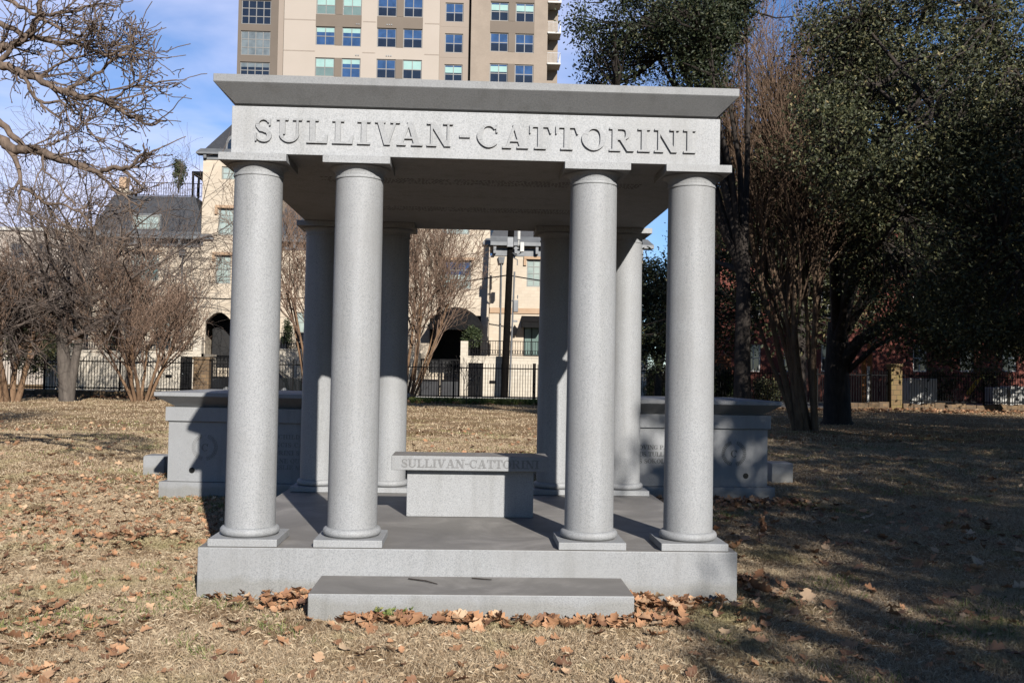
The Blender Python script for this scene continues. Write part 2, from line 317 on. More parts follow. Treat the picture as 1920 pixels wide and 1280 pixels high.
GL = {
 'I': (.52, rc(.15,0,.37,1)+srf(0,.52,0)+srf(0,.52,1)),
 'L': (.86, rc(.12,0,.34,1)+srf(0,.48,1)+rc(0,0,.84,.08)+[[(.62,.06),(.84,.06),(.87,.36),(.80,.36)]]),
 'U': (1.04, rc(.12,.34,.34,1)+srf(0,.47,1)+rc(.80,.34,.89,1)+srf(.66,1.03,1)+arcs(.515,.34,.33,.295,180,360,.15,.09)),
 'V': (1.02, ln(.50,0,.20,1,.25)+ln(.52,0,.83,1,.10)+srf(0,.42,1)+srf(.64,1.02,1)),
 'A': (1.07, ln(.17,0,.50,1,.10)+ln(.85,0,.54,1,.25)+rc(.28,.28,.74,.36)+srf(0,.37,0)+srf(.60,1.07,0)),
 'N': (1.08, rc(.15,0,.24,1)+ln(.86,0,.22,1,.26)+rc(.84,0,.93,1)+srf(0,.40,0)+srf(0,.25,1)+srf(.68,1.08,1)),
 '-': (.48, rc(.02,.40,.46,.52)),
 'C': (.93, arcs(.50,.5,.38,.45,42,318,.23,.09,24)+rc(.80,.64,.87,.98)),
 'O': (1.0, arcs(.5,.5,.385,.455,0,360,.24,.09,32)),
 'G': (1.02, arcs(.50,.5,.38,.45,42,318,.23,.09,24)+rc(.80,.64,.87,.98)+rc(.68,.05,.88,.44)+rc(.58,.40,.98,.47)),
 'Q': (1.0, arcs(.5,.5,.385,.455,0,360,.24,.09,32)+ln(.92,-.2,.55,.16,.16)),
 'T': (.91, rc(.345,0,.565,1)+rc(0,.92,.91,1)+[[(0,.66),(.05,.66),(.15,.94),(0,.94)]]+[[(.86,.66),(.91,.66),(.91,.94),(.76,.94)]]+srf(.21,.70,0)),
 'R': (1.02, rc(.12,0,.34,1)+srf(0,.47,0)+rc(0,.92,.55,1)+arcs(.54,.735,.235,.225,-90,90,.21,.08)+rc(.3,.47,.55,.55)+ln(.86,0,.54,.5,.24)+srf(.72,1.02,0)),
 'P': (.88, rc(.12,0,.34,1)+srf(0,.48,0)+rc(0,.92,.5,1)+arcs(.5,.715,.25,.245,-90,90,.22,.08)+rc(.3,.43,.52,.51)),
 'D': (1.0, rc(.12,0,.34,1)+rc(0,.92,.48,1)+rc(0,0,.48,.08)+arcs(.46,.5,.39,.46,-90,90,.23,.08,20)),
 'E': (.88, rc(.12,0,.34,1)+rc(0,.92,.82,1)+rc(0,0,.84,.08)+rc(.3,.47,.6,.54)+rc(.58,.36,.63,.65)+rc(.77,.68,.83,.94)+rc(.79,.06,.86,.34)),
 'H': (1.12, rc(.12,0,.34,1)+rc(.76,0,.98,1)+rc(.3,.47,.8,.55)+srf(0,.46,0)+srf(0,.46,1)+srf(.64,1.1,0)+srf(.64,1.1,1)),
 'K': (1.08, rc(.12,0,.34,1)+srf(0,.46,0)+srf(0,.46,1)+ln(.40,.42,.80,1,.10)+ln(.86,0,.5,.58,.25)+srf(.62,.98,1)+srf(.68,1.08,0)),
 'M': (1.3, rc(.13,0,.22,1)+rc(.94,0,1.16,1)+ln(.62,0,.24,1,.24)+ln(.62,0,1.0,1,.09)+srf(0,.35,0)+srf(.84,1.28,0)+srf(0,.3,1)+srf(.96,1.28,1)),
 'Y': (1.0, rc(.40,0,.62,.45)+ln(.50,.42,.18,1,.24)+ln(.54,.42,.82,1,.10)+srf(.27,.75,0)+srf(0,.4,1)+srf(.63,1.0,1)),
 'S': (.71, s_glyph()), ' ': (.45, []),
}
def letters(mb, text, x0, x1, z0, h, yf, depth, fn=lambda x, y, z: (x, y, z), spans=None):
    """capitals of height h between x0 and x1, standing proud of the plane y = yf by depth"""
    ws = [GL[c][0] for c in text]; gap = 0
    nat = sum(ws)*h; gap = (x1-x0-nat)/max(1, len(text)-1); x = x0
    for i, c in enumerate(text):
        w, polys = GL[c]; sx = h
        if spans: x = spans[i][0]; sx = (spans[i][1]-spans[i][0])/w
        for j, p in enumerate(polys):
            ar = sum(p[q][0]*p[(q+1)%len(p)][1]-p[(q+1)%len(p)][0]*p[q][1] for q in range(len(p)))
            if ar < 0: p = p[::-1]
            dd = depth*(1+.02*(j % 7)); n = len(p)
            v = [fn(x+a*sx, yf-dd, z0+b*h) for a, b in p]+[fn(x+a*sx, yf, z0+b*h) for a, b in p]
            mb.add(v, [tuple(range(n))], [(k, n+k, n+(k+1) % n, (k+1) % n) for k in range(n)])
        x += w*h+gap

# ------------------------------------------------------------------ the granite pavilion
PD, H0, HP = 3.3267, .3153, .0506
pav = thing('granite_pavilion', (0, PD/2, 0), 'open grey granite memorial pavilion with eight round columns and a lettered frieze', 'monument')
MB().box(-1.75, 1.75, 0, PD, -.02, H0).build('platform', GR_D, pav, bevel=.006)
MB().box(-1.73, 1.73, .02, PD-.02, -.10, -.021).box(-.93, .96, -.47, .018, -.16, -.051).build('footing', SAND, pav)
MB().box(-.958, .985, -.52, -.002, -.05, .142).build('step', GR_D, pav, bevel=.006)
XO, XI, YC, PS, AS = 1.4717, .7957, .2328, .4436, .4398
Z1, Z2, Z3 = 2.8206, 2.8733, 3.1858
zb = H0+HP
def column(x, y):
    mb = MB(); pr = [(.1655, zb), (.1650, zb+.08)]
    for i in range(7): t = i/6; pr.append((.1650-.0065*t**1.4, zb+.08+(2.735-zb-.08)*t))
    pr += [(.1585, 2.742), (.164, 2.743), (.166, 2.752), (.164, 2.759), (.1585, 2.76), (.160, 2.768)]
    mb.lathe([(r, z) for r, z in pr], (x, y, 0), 64); c = mb.build('column', GR, pav, smooth=35)
    MB().box(x-PS/2, x+PS/2, y-PS/2, y+PS/2, H0+.002, zb).build('plinth', GR, c, bevel=.004)
    tor = [(.15, zb+.001), (.180, zb+.002)]+[(.168+.026*math.cos(R(a)), zb+.030+.028*math.sin(R(a))) for a in range(-80, 91, 17)]+[(.150, zb+.0585)]
    MB().lathe(tor, (x, y, 0), 64).build('base_ring', GR, c, smooth=50)
    cap = [(.150, 2.762)]+[(.160+.045*(1-math.cos(R(a))), 2.768+.048*math.sin(R(a))) for a in range(0, 91, 10)]+[(.19, 2.819)]
    MB().lathe(cap, (x, y, 0), 64).build('capital', GR, c, smooth=40)
    MB().box(x-AS/2, x+AS/2, y-AS/2, y+AS/2, Z1, Z2-.002).build('abacus', GR, c, bevel=.003)
for yy in (YC, PD-YC):
    for xx in (-XO, -XI, XI, XO): column(xx, yy)
FW, FY = 1.6181, .0492
fr = MB().box(-FW, FW, FY, PD-FY, Z2, Z3).build('frieze', GR_F, pav, bevel=.003)
sp = [(478,510),(519.6,567),(576,615),(624,662.6),(671,695),(704,750),(745,793),(801,849.5),(861,882.5),(894.5,936),(942.6,991),(993,1033.6),(1042,1084),(1091,1136),(1142.5,1188.5),(1196,1219),(1227,1273),(1281.5,1304)]
sp = [(at(a, 247, FY).x, at(b, 250, FY).x) for a, b in sp]
lb = MB(); letters(lb, 'SULLIVAN-CATTORINI', 0, 0, 2.950, .158, FY, .016, spans=sp); lb.build('raised_lettering', GR_L, fr)
# small carved verses on the soffit
rnd = random.Random(5); sf = MB()
for yy in [.76+.042*i for i in range(5)]+[1.98+.046*i for i in range(5)]:
    x = -1.22+rnd.random()*.12
    while x < 1.2:
        w = rnd.uniform(.010, .022)
        if rnd.random() < .8: sf.box(x, x+w, yy, yy+.017, Z2-.0015, Z2+.001)
        x += w+.011
for i in range(26): x = -1.3+i*.1; sf.add([(x, 1.42, Z2-.003), (x+.085, 1.465, Z2-.003), (x+.09, 1.475, Z2-.003), (x+.005, 1.43, Z2-.003)], [(3, 2, 1, 0)])
sf.build('soffit_inscription', INK2, fr)
co = MB().frus((-1.6036, 1.6036, .0637, PD-.0637, Z3+.019), (-1.7192, 1.7192, -.0518, PD+.0518, 3.3151)).box(-1.7192, 1.7192, -.0518, PD+.0518, 3.3152, 3.366)
co.build('cornice', GR_C, pav, bevel=.003)
MB().box(-1.56, 1.56, .11, PD-.11, Z3+.0005, Z3+.0195).build('cornice_joint', GR, pav)
# bench under the roof
bench = thing('granite_bench', (0, 1.5, H0), 'low granite bench with a lettered seat slab standing on the pavilion platform', 'bench')
MB().box(-.51, .495, 1.415, 1.66, H0+.002, .689).build('bench_base', GR, bench, bevel=.004)
seat = MB().box(-.63, .607, 1.335, 1.72, .6895, .803).build('seat', GR_D, bench, bevel=.004)
lb = MB(); letters(lb, 'SULLIVAN-CATTORINI', at(753, 868, 1.335).x, at(1011, 872, 1.335).x, .712, .066, 1.335, .003); lb.build('carved_lettering', INK2, seat)

# ------------------------------------------------------------------ two sarcophagi and two small markers
def tomb(corner, rot, right, label, lines, wx, vx, tx, th):
    """corner: outer front corner of the base; local x runs along the front, y into the depth"""
    L = 2.60; dx = Vector((math.cos(rot), math.sin(rot), 0)); dy = Vector((-math.sin(rot), math.cos(rot), 0))
    o = Vector(corner)-(dx*L if right else Vector((0, 0, 0)))
    t = thing('granite_sarcophagus', o+dx*L/2+dy*.7, label, 'tomb', 'granite sarcophagi behind the pavilion')
    def W3(x, y, z): p = o+dx*x+dy*y; return (p.x, p.y, z)
    def mk(f):
        a = MB(); f(a); a.v = [np.array([W3(*q) for q in v]) for v in a.v]; return a
    d = 1.36
    mk(lambda a: a.box(0, L, 0, d, -.03, .155)).build('base', GR_T, t, bevel=.005)
    body = mk(lambda a: a.box(.07, L-.07, .07, d-.07, .1555, .836)).build('body', GR_T, t, bevel=.004)
    mk(lambda a: a.box(.04, L-.04, .04, d-.04, .846, 1.006).box(.06, L-.06, .06, d-.06, .8362, .8458)).build('upper_band', GR_T, t, bevel=.004)
    mk(lambda a: a.frus((.12, L-.12, .12, d-.12, 1.012), (-.06, L+.06, -.06, d+.06, 1.132)).box(-.06, L+.06, -.06, d+.06, 1.1321, 1.176).frus((-.058, L+.058, -.058, d+.058, 1.1762), (.15, L-.15, .15, d-.15, 1.192)).box(.13, L-.13, .13, d-.13, 1.0062, 1.0118)).build('lid', GR_T, t, bevel=.003)
    wr = MB(); rn = random.Random(3); cz = .55
    letters(wr, 'C', wx-.04, wx+.04, cz-.045, .085, .07, .003)
    for s in (-1, 1):
        for i in range(17):
            a = R(-80+i*9.2) if s > 0 else R(260-i*9.2)
            for k in (-1, 0, 1):
                r = .128+k*.02; c = Vector((wx+r*math.cos(a), 0, cz+r*math.sin(a))); dr = Vector((math.cos(a+s*(1.3+k*.5)), 0, math.sin(a+s*(1.3+k*.5)))); nn = Vector((-dr.z, 0, dr.x))*.0055; l = .024
                p = [c-dr*.003, c+dr*l*.5-nn, c+dr*l, c+dr*l*.5+nn]
                wr.add([(q.x, .0675-.0003*k, q.z) for q in p], [(0, 1, 2, 3)])
    wr.v = [np.array([W3(*q) for q in v]) for v in wr.v]; wr.build('carved_wreath', INK2 if not right else INK, body)
    mk(lambda a: a.prism([(vx+.033*math.cos(R(q)), .285+.033*math.sin(R(q))) for q in range(0, 360, 15)], .064, .0695)
       .prism([(vx+.018*math.cos(R(q)), .285+.018*math.sin(R(q))) for q in range(0, 360, 20)], .061, .0639)).build('vent_plug', VENT, body)
    for i, (s, x0, x1, z) in enumerate(lines):
        tx_ = MB(); letters(tx_, s, x0, x1, z, th, .07, .002)
        tx_.v = [np.array([W3(*q) for q in v]) for v in tx_.v]; tx_.build('inscription_line', INK if right else INK2, body)
def loc_x(px, py, o, rot, L=0):
    dx = Vector((math.cos(rot), math.sin(rot), 0)); dy = Vector((-math.sin(rot), math.cos(rot), 0)); o = Vector(o)-dx*L
    d = _f+(px-960)/FPX*_r-(py-640)/FPX*_u; tt = ((o+dy*.07-CAM).dot(dy))/d.dot(dy); p = CAM+d*tt
    return (p-o).dot(dx), p.z
cl, rl, cr, rr = (-3.56, 4.98, 0), -.085, (3.62, 5.15, 0), .06
def tl(s, px0, px1, py, c, r, L): return (s, loc_x(px0, py, c, r, L)[0], loc_x(px1, py, c, r, L)[0], loc_x((px0+px1)/2, py, c, r, L)[1])
tomb(cl, rl, False, 'granite sarcophagus behind the left columns, half in the shadow of the pavilion',
     [tl('CHILDS', 522, 569, 823, cl, rl, 0), tl('NCIS CA', 516, 569, 838, cl, rl, 0), tl('ORINI SU', 514, 570, 853, cl, rl, 0), tl('ANE QUI', 514, 566, 868, cl, rl, 0), tl('ESLIE M', 516, 564, 880, cl, rl, 0)],
     loc_x(384, 837, cl, rl)[0], loc_x(360, 880, cl, rl)[0], 0, .05)
tomb(cr, rr, True, 'granite sarcophagus behind the right columns, dappled by tree shade, with dark letters',
     [tl('OVING PA', 1198, 1252, 842, cr, rr, 2.6), tl('US TULLY', 1198, 1252, 855, cr, rr, 2.6), tl('S SOKOL', 1198, 1246, 868, cr, rr, 2.6)],
     loc_x(1376, 856, cr, rr, 2.6)[0], loc_x(1398, 899, cr, rr, 2.6)[0], 0, .05)
def marker(px0, px1, py, label):
    a = gnd(px0, py); b = gnd(px1, py); w = (b-a).length; c = (a+b)/2
    mb = MB().frus((c.x-w/2, c.x+w/2, c.y, c.y+.3, -.05), (c.x-w/2, c.x+w/2, c.y, c.y+.3, .245)).frus((c.x-w/2, c.x+w/2, c.y, c.y+.3, .2452), (c.x-w/2+.02, c.x+w/2-.02, c.y+.02, c.y+.28, .262))
    tag(mb.build('grave_marker', GR_T, bevel=.006, base=(c.x, c.y+.15, 0)), label, 'grave marker', 'small granite block markers')
marker(267, 308, 890, 'small granite block marker at the left end of the left sarcophagus')
marker(1448, 1486, 902, 'small granite block marker at the right end of the right sarcophagus')

# ------------------------------------------------------------------ buildings
def wall(mb, x0, x1, z0, z1, Y, holes, rev=.14, depth=8):
    """front wall with openings and their reveals, side and back walls and a top"""
    hs = [(max(a, x0), min(b, x1), max(c, z0), min(d, z1)) for a, b, c, d in holes if b > x0 and a < x1 and d > z0 and c < z1]
    X = sorted({x0, x1, *[h[0] for h in hs], *[h[1] for h in hs]}); Z = sorted({z0, z1, *[h[2] for h in hs], *[h[3] for h in hs]})
    for a, b in zip(X, X[1:]):
        for c, d in zip(Z, Z[1:]):
            mx_, mz = (a+b)/2, (c+d)/2
            if any(h[0] < mx_ < h[1] and h[2] < mz < h[3] for h in hs): continue
            mb.add([(a,Y,c),(b,Y,c),(b,Y,d),(a,Y,d)], [(0,1,2,3)])
    for a, b, c, d in hs:
        y2 = Y+rev
        mb.add([(a,Y,c),(a,y2,c),(a,y2,d),(a,Y,d)], [(0,3,2,1)]); mb.add([(b,Y,c),(b,y2,c),(b,y2,d),(b,Y,d)], [(0,1,2,3)])
        mb.add([(a,Y,d),(b,Y,d),(b,y2,d),(a,y2,d)], [(0,3,2,1)]); mb.add([(a,Y,c),(b,Y,c),(b,y2,c),(a,y2,c)], [(0,1,2,3)])
    mb.add([(x0,Y,z0),(x0,Y+depth,z0),(x0,Y+depth,z1),(x0,Y,z1)], [(0,3,2,1)]); mb.add([(x1,Y,z0),(x1,Y+depth,z0),(x1,Y+depth,z1),(x1,Y,z1)], [(0,1,2,3)])
    mb.add([(x0,Y+depth,z0),(x1,Y+depth,z0),(x1,Y+depth,z1),(x0,Y+depth,z1)], [(0,3,2,1)]); mb.add([(x0,Y,z1),(x1,Y,z1),(x1,Y+depth,z1),(x0,Y+depth,z1)], [(0,1,2,3)])
    return mb
def px_rect(x0, y0, x1, y1, Y):
    a, b = at(x0, y0, Y), at(x1, y1, Y); return (min(a.x, b.x), max(a.x, b.x), min(a.z, b.z), max(a.z, b.z))
def window(parent, r, Y, cols, rows, fm, panes, rev=.12, fw=.08, mw=.05):
    """frame with muntins; panes: list of (fraction of the height from the top, material)"""
    x0, x1, z0, z1 = r; y = Y+rev-.05; f = MB()
    f.box(x0, x0+fw, y, y+.05, z0, z1).box(x1-fw, x1, y, y+.05, z0, z1).box(x0+fw, x1-fw, y, y+.05, z0, z0+fw).box(x0+fw, x1-fw, y, y+.05, z1-fw, z1)
    xs_ = [x0+(x1-x0)*i/cols for i in range(1, cols)]
    for x in xs_: f.box(x-mw/2, x+mw/2, y+.004, y+.048, z0+fw, z1-fw)
    for j in range(1, rows):
        z = z0+(z1-z0)*j/rows; f.box(x0+fw, x1-fw, y+.008, y+.044, z-mw/2, z+mw/2)
    o = f.build('window', fm, parent); top = z1
    for fr_, m in panes:
        bot = max(z0, top-(z1-z0)*fr_); MB().box(x0+.01, x1-.01, y+.03, y+.042, bot+.002, top-.002).build('pane', m, o); top = bot
    return o
def lintel(par, r, Y, over=.18, h=.16, out=.14):
    x0, x1, z0, z1 = r; mb = MB(); mb.box(x0-over, x1+over, Y-out, Y+.02, z1+.03, z1+.03+h)
    mb.box(x0-over-.02, x0-over+.14, Y-out+.02, Y+.02, z1-.35, z1+.032); mb.build('lintel', CORN, par)
HY = 52.0
def railing(parent, x0, x1, z0, z1, Y, step=.14, name='railing', scroll=False):
    mb = MB().box(x0, x1, Y, Y+.04, z1-.04, z1).box(x0, x1, Y, Y+.04, z0+.05, z0+.09)
    n = int((x1-x0)/step)
    for i in range(n+1): x = x0+(x1-x0)*i/max(1, n); mb.box(x-.012, x+.012, Y+.008, Y+.032, z0+.09, z1-.04)
    if scroll:
        for i in range(n): x = x0+(x1-x0)*(i+.5)/n; mb.tube([(x+.06*math.cos(a), Y+.02, z0+.25+.12*math.sin(a)) for a in np.linspace(0, 6.28, 9)], .012, 4)
    return mb.build(name, IRON, parent)
# --- left townhouse: mansard wing and tall stone bay
def house(base_px, label): p = at(base_px, 700, HY); return thing('limestone_townhouse', (p.x, HY, 0), label, 'townhouse', 'attached limestone townhouses across the street')
def X(px, Y=HY, py=560): return at(px, py, Y).x
def Zp(py, px=400, Y=HY): return at(px, py, Y).z
def mansard(parent, x0, x1, z0, z1, Y, inset, dep=8, mat=SLATE):
    mb = MB().frus((x0, x1, Y, Y+dep, z0), (x0+inset, x1-inset, Y+inset, Y+dep-inset, z1)); return mb.build('roof', mat, parent)
def eave(parent, x0, x1, z0, z1, Y, out=.55):
    h = z1-z0; mb = MB().box(x0, x1, Y-.06, Y+.02, z0, z0+h*.45)
    mb.box(x0-out, x1+out, Y-out, Y+.3, z0+h*.55, z0+h*.75).frus((x0-out, x1+out, Y-out, Y+.6, z0+h*.7502), (x0-out*.4, x1+out*.4, Y-out*.4, Y+.6, z1+.12))
    n = max(2, int((x1-x0)/1.2))
    for i in range(n+1): x = x0+.15+(x1-x0-.3)*i/n; mb.box(x-.08, x+.08, Y-out+.1, Y-.0605, z0+h*.1, z0+h*.5498)
    return mb.build('cornice', ZINC, parent)
def bargespout(parent, px, y0, y1, Y):
    x = X(px, Y); return MB().tube([(x, Y-.1, Zp(y0, px, Y)), (x, Y-.1, .2)], .05, 8).frus((x-.14, x+.14, Y-.22, Y-.01, Zp(y0+12, px, Y)), (x-.2, x+.2, Y-.26, Y-.01, Zp(y0, px, Y))).build('downspout', ZINC, parent)
hA = house(270, 'limestone townhouse behind the left columns, with slate mansard roof and tall stone bay')
w1 = px_rect(246, 474, 297, 526, HY); w2 = px_rect(234, 580, 264, 655, HY); w3 = px_rect(290, 580, 320, 655, HY)
wx0, wx1 = X(168), X(374)
zE = Zp(462, 300)
wall(MB(), wx0, wx1, 0, zE, HY, [w1, w2, w3]).build('wing_wall', LIME, hA)
window(hA, w1, HY, 2, 2, FRAMEG, [(.5, G_CURT), (.5, G_BLIND2)]); window(hA, w2, HY, 2, 4, FRAMEG, [(.55, G_CURT), (.45, G_DARK)]); window(hA, w3, HY, 2, 4, FRAMEG, [(.55, G_CURT), (.45, G_DARK)])
[lintel(hA, w, HY) for w in (w1, w2, w3)]
eave(hA, wx0, wx1+.3, zE, Zp(438, 300), HY)
mansard(hA, wx0-.1, wx1+.25, Zp(438, 300)+.1, Zp(362, 300), HY+.1, .95)
dm = px_rect(252, 404, 300, 436, HY+.3); MB().box(dm[0]-.1, dm[1]+.1, HY+.2, HY+1.6, dm[2]-.1, dm[3]+.12).build('dormer', ZINC, hA); window(hA, dm, HY+.08, 3, 2, FRAMEG, [(1, G_CURT)])
railing(hA, X(238), X(362), Zp(362, 300), Zp(335, 300), HY+1.2, name='roof_railing')
PY_ = HY+3
pg = MB().box(X(353, PY_), X(387, PY_), PY_, PY_+3, Zp(326, 365, PY_), Zp(321, 365, PY_)).box(X(356, PY_), X(387, PY_), PY_+2.6, PY_+3, Zp(372, 365, PY_), Zp(326, 365, PY_)-.002)
for q in (355, 366, 378): pg.box(X(q, PY_)-.06, X(q, PY_)+.06, PY_+.02, PY_+.14, Zp(372, 365, PY_), Zp(326, 365, PY_)-.003)
pg.build('roof_pergola', IRON, hA)
ch = MB().box(X(196), X(216), HY+1.4, HY+2.2, Zp(440, 205), Zp(352, 205)).box(X(194), X(218), HY+1.3, HY+2.3, Zp(352, 205)+.002, Zp(346, 205)).build('chimney', LIME, hA)
MB().box(X(199), X(213), HY+1.5, HY+2.1, Zp(346, 205)+.002, Zp(322, 205)).build('chimney_pot', CORN, ch)
BY = HY-.35
b1 = px_rect(410, 391, 437, 441, BY); b2 = px_rect(405, 479, 432, 532, BY); b3 = px_rect(416, 312, 442, 337, BY)
ar = px_rect(386, 585, 434, 690, BY); tx0, tx1 = X(374, BY), X(506, BY); zt = Zp(300, 420, BY)
b4 = (b1[1]+1.2, b1[1]+2.05, b1[2], b1[3]); b5 = (b2[1]+1.2, b2[1]+2.05, b2[2], b2[3])
wall(MB(), tx0, tx1, 0, zt, BY, [b1, b2, b3, ar, b4, b5], rev=.16).build('bay_wall', LIME, hA)
for w in (b1, b2, b4, b5): window(hA, w, BY, 2, 4, FRAMEG, [(.5, G_CURT), (.5, G_CURT)]); lintel(hA, w, BY)
window(hA, b3, BY, 2, 2, FRAMEG, [(1, G_CURT)])
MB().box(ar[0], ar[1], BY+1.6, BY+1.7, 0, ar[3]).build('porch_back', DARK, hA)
pts = [(ar[0]+(ar[1]-ar[0])*i/14, ar[3]-.55*(1-math.sin(math.pi*i/14))) for i in range(15)]
MB().prism(pts+[(ar[1], ar[3]+.02), (ar[0], ar[3]+.02)], BY-.03, BY+.6).build('porch_arch', LIME, hA)
eave(hA, tx0, tx1, zt, Zp(284, 420, BY), BY, .35)
mansard(hA, tx0, tx1, Zp(284, 420, BY)+.1, Zp(212, 430, BY), BY+.1, 1.5, 7)
ad = px_rect(424, 258, 448, 284, BY); ap = [(ad[0], ad[2]), (ad[1], ad[2])]+[((ad[0]+ad[1])/2+(ad[1]-ad[0])/2*math.cos(a), ad[2]+.35+(ad[3]-ad[2]-.2)*math.sin(a)) for a in np.linspace(0, math.pi, 10)]
dmr = MB().prism(ap, BY-.02, BY+1.2).build('arched_dormer', ZINC, hA)
MB().prism([(x*.72+(ad[0]+ad[1])/2*.28, z*.78+ad[2]*.22) for x, z in ap], BY-.035, BY-.021).build('pane', G_DARK, dmr)
bargespout(hA, 341, 468, 0, HY)
# --- middle townhouse
hB = house(700, 'limestone townhouse seen between the inner columns, with domed black awning')
mx0, mx1 = X(507), X(716); c1 = px_rect(545, 478, 572, 530, HY); c2 = px_rect(640, 478, 690, 530, HY); c3 = px_rect(590, 580, 640, 660, HY); c1b = px_rect(556, 585, 584, 660, HY)
wall(MB(), mx0, mx1, 0, Zp(470, 600), HY, [c1b, c2, c3]).build('wing_wall', LIME, hB)
for w in (c1b, c2, c3): window(hB, w, HY, 2, 4, FRAMEG, [(.5, G_CURT), (.5, G_DARK)])
eave(hB, mx0, mx1, Zp(470, 600), Zp(446, 600), HY); mansard(hB, mx0-.1, mx1+.2, Zp(446, 600)+.1, Zp(368, 600), HY+.1, .95)
d1 = px_rect(828, 488, 883, 542, BY); d2 = px_rect(806, 590, 900, 700, BY); d3 = px_rect(830, 390, 880, 440, BY)
vx0, vx1 = X(717, BY), X(917, BY); zt = Zp(306, 800, BY)
wall(MB(), vx0, vx1, 0, zt, BY, [d1, d2, d3], rev=.16).build('bay_wall', LIME, hB)
window(hB, d1, BY, 4, 3, FRAMEG, [(.5, G_BLUE), (.5, G_CURT)]); window(hB, d3, BY, 4, 3, FRAMEG, [(1, G_CURT)])
lintel(hB, d1, BY); lintel(hB, c2, HY)
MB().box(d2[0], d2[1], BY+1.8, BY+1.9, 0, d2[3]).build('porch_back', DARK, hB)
eave(hB, vx0, vx1, zt, Zp(290, 800, BY), BY, .35); mansard(hB, vx0, vx1, Zp(290, 800, BY)+.1, Zp(218, 800, BY), BY+.1, 1.5, 7)
aw = MB(); xa, xb = X(803, BY-1.4), X(907, BY-1.4); za, zb_ = Zp(612, 855, BY), Zp(576, 855, BY)
for i in range(10):
    for j in range(6):
        def q(i, j): u = i/10; v = j/6; x = xa+(xb-xa)*u; return (x, BY-.02-1.5*math.sin(v*1.57), za+(zb_-za)*math.sin(u*math.pi)**.6*math.cos(v*1.57)+.02)
        aw.add([q(i, j), q(i, j+1), q(i+1, j+1), q(i+1, j)], [(0, 1, 2, 3)])
for i in range(10): x0_, x1_ = xa+(xb-xa)*i/10, xa+(xb-xa)*(i+1)/10; aw.add([(x0_, BY-1.52, za-.25), (x1_, BY-1.52, za-.25), (x1_, BY-1.52, za+.02), (x0_, BY-1.52, za+.02)], [(0, 1, 2, 3)])
aw.build('domed_awning', IRON, hB)
# --- right townhouse wing
hC = house(1040, 'limestone townhouse behind the utility pole, with grey mansard and small black awning')
e1 = px_rect(988, 487, 1014, 538, HY); e2 = px_rect(982, 606, 1012, 668, HY); e3 = px_rect(1085, 492, 1112, 543, HY)
rx0, rx1 = X(918), X(1205)
wall(MB(), rx0, rx1, 0, Zp(480, 960), HY, [e1, e2, e3]).build('wing_wall', LIME, hC)
window(hC, e1, HY, 2, 4, FRAMEG, [(.5, G_CURT), (.5, G_CURT)]); window(hC, e3, HY, 2, 4, FRAMEG, [(1, G_CURT)]); window(hC, e2, HY, 2, 1, IRON, [(1, G_BLIND2)])
lintel(hC, e1, HY); lintel(hC, e3, HY); MB().box(rx0, rx1, HY-.08, HY-.001, Zp(588, 990), Zp(578, 990)).build('string_course', CORN, hC)
eave(hC, rx0+.1, rx1, Zp(480, 960), Zp(448, 960), HY); mansard(hC, rx0, rx1+.2, Zp(448, 960)+.1, Zp(372, 960), HY+.1, .95)
ax = px_rect(978, 592, 1016, 612, HY)
MB().add([(ax[0], HY-.01, ax[3]), (ax[1], HY-.01, ax[3]), (ax[1], HY-1.1, ax[2]+.1), (ax[0], HY-1.1, ax[2]+.1), (ax[0], HY-1.1, ax[2]-.12), (ax[1], HY-1.1, ax[2]-.12), (ax[0], HY-.01, ax[2]-.12), (ax[1], HY-.01, ax[2]-.12)], [(3, 2, 1, 0), (4, 5, 2, 3), (6, 4, 3, 0), (1, 2, 5, 7)]).build('door_awning', IRON, hC)
lx, lz = X(966), Zp(622, 966); MB().frus((lx-.1, lx+.1, HY-.35, HY-.15, lz-.2), (lx-.16, lx+.16, HY-.41, HY-.09, lz+.15)).frus((lx-.16, lx+.16, HY-.41, HY-.09, lz+.151), (lx-.02, lx+.02, HY-.26, HY-.22, lz+.36)).box(lx-.02, lx+.02, HY-.25, HY, lz+.36, lz+.4).build('wall_lantern', IRON, hC)
bargespout(hC, 939, 482, 0, HY)
# --- courtyard walls, doors, railings, gates
CY = 48.4
def court(px0, px1, ptop, label, door=None, post=None, ends=()):
    x0, x1 = X(px0, CY, 690), X(px1, CY, 690); z1 = Zp(ptop, (px0+px1)/2, CY)
    t = thing('courtyard_wall', ((x0+x1)/2, CY, 0), label, 'wall', 'cream courtyard walls along the pavement')
    hs = []
    if door: hs.append((X(door[0], CY, 690), X(door[1], CY, 690), -.1, Zp(door[2], door[0], CY)))
    mb = wall(MB(), x0, x1, -.1, z1, CY, hs, rev=.2, depth=3.2)
    mb.box(x0-.03, x1+.03, CY-.04, CY+.4, z1+.001, z1+.07)
    for a, b, tp in ends: mb.box(X(a, CY, 690), X(b, CY, 690), CY-.05, CY+.45, -.1, Zp(tp, a, CY))
    mb.build('stone_wall', COURT, t)
    if door:
        h = hs[0]; d = MB().box(h[0], h[1], CY+.1, CY+.16, -.1, h[3])
        for q in range(3):
            zz = .2+q*(h[3]-.3)/3; d.box(h[0]+.12, h[1]-.12, CY+.08, CY+.0998, zz, zz+(h[3]-.3)/3-.15)
        dd = d.build('door', IRON, t); MB().lathe([(.001, 0), (.04, .01), (.04, .05), (.001, .06)], (h[0]+.12, CY+.05, 1.05), 10).build('knob', GREYM, dd)
    railing(t, x0+.4, x1-.1, z1+.07, z1+.95, CY+.12, scroll=True)
    return t
cA = court(82, 377, 660, 'cream courtyard wall at the left with black door and mail slot', (338, 361, 668), ends=((82, 96, 628), (361, 377, 631)))
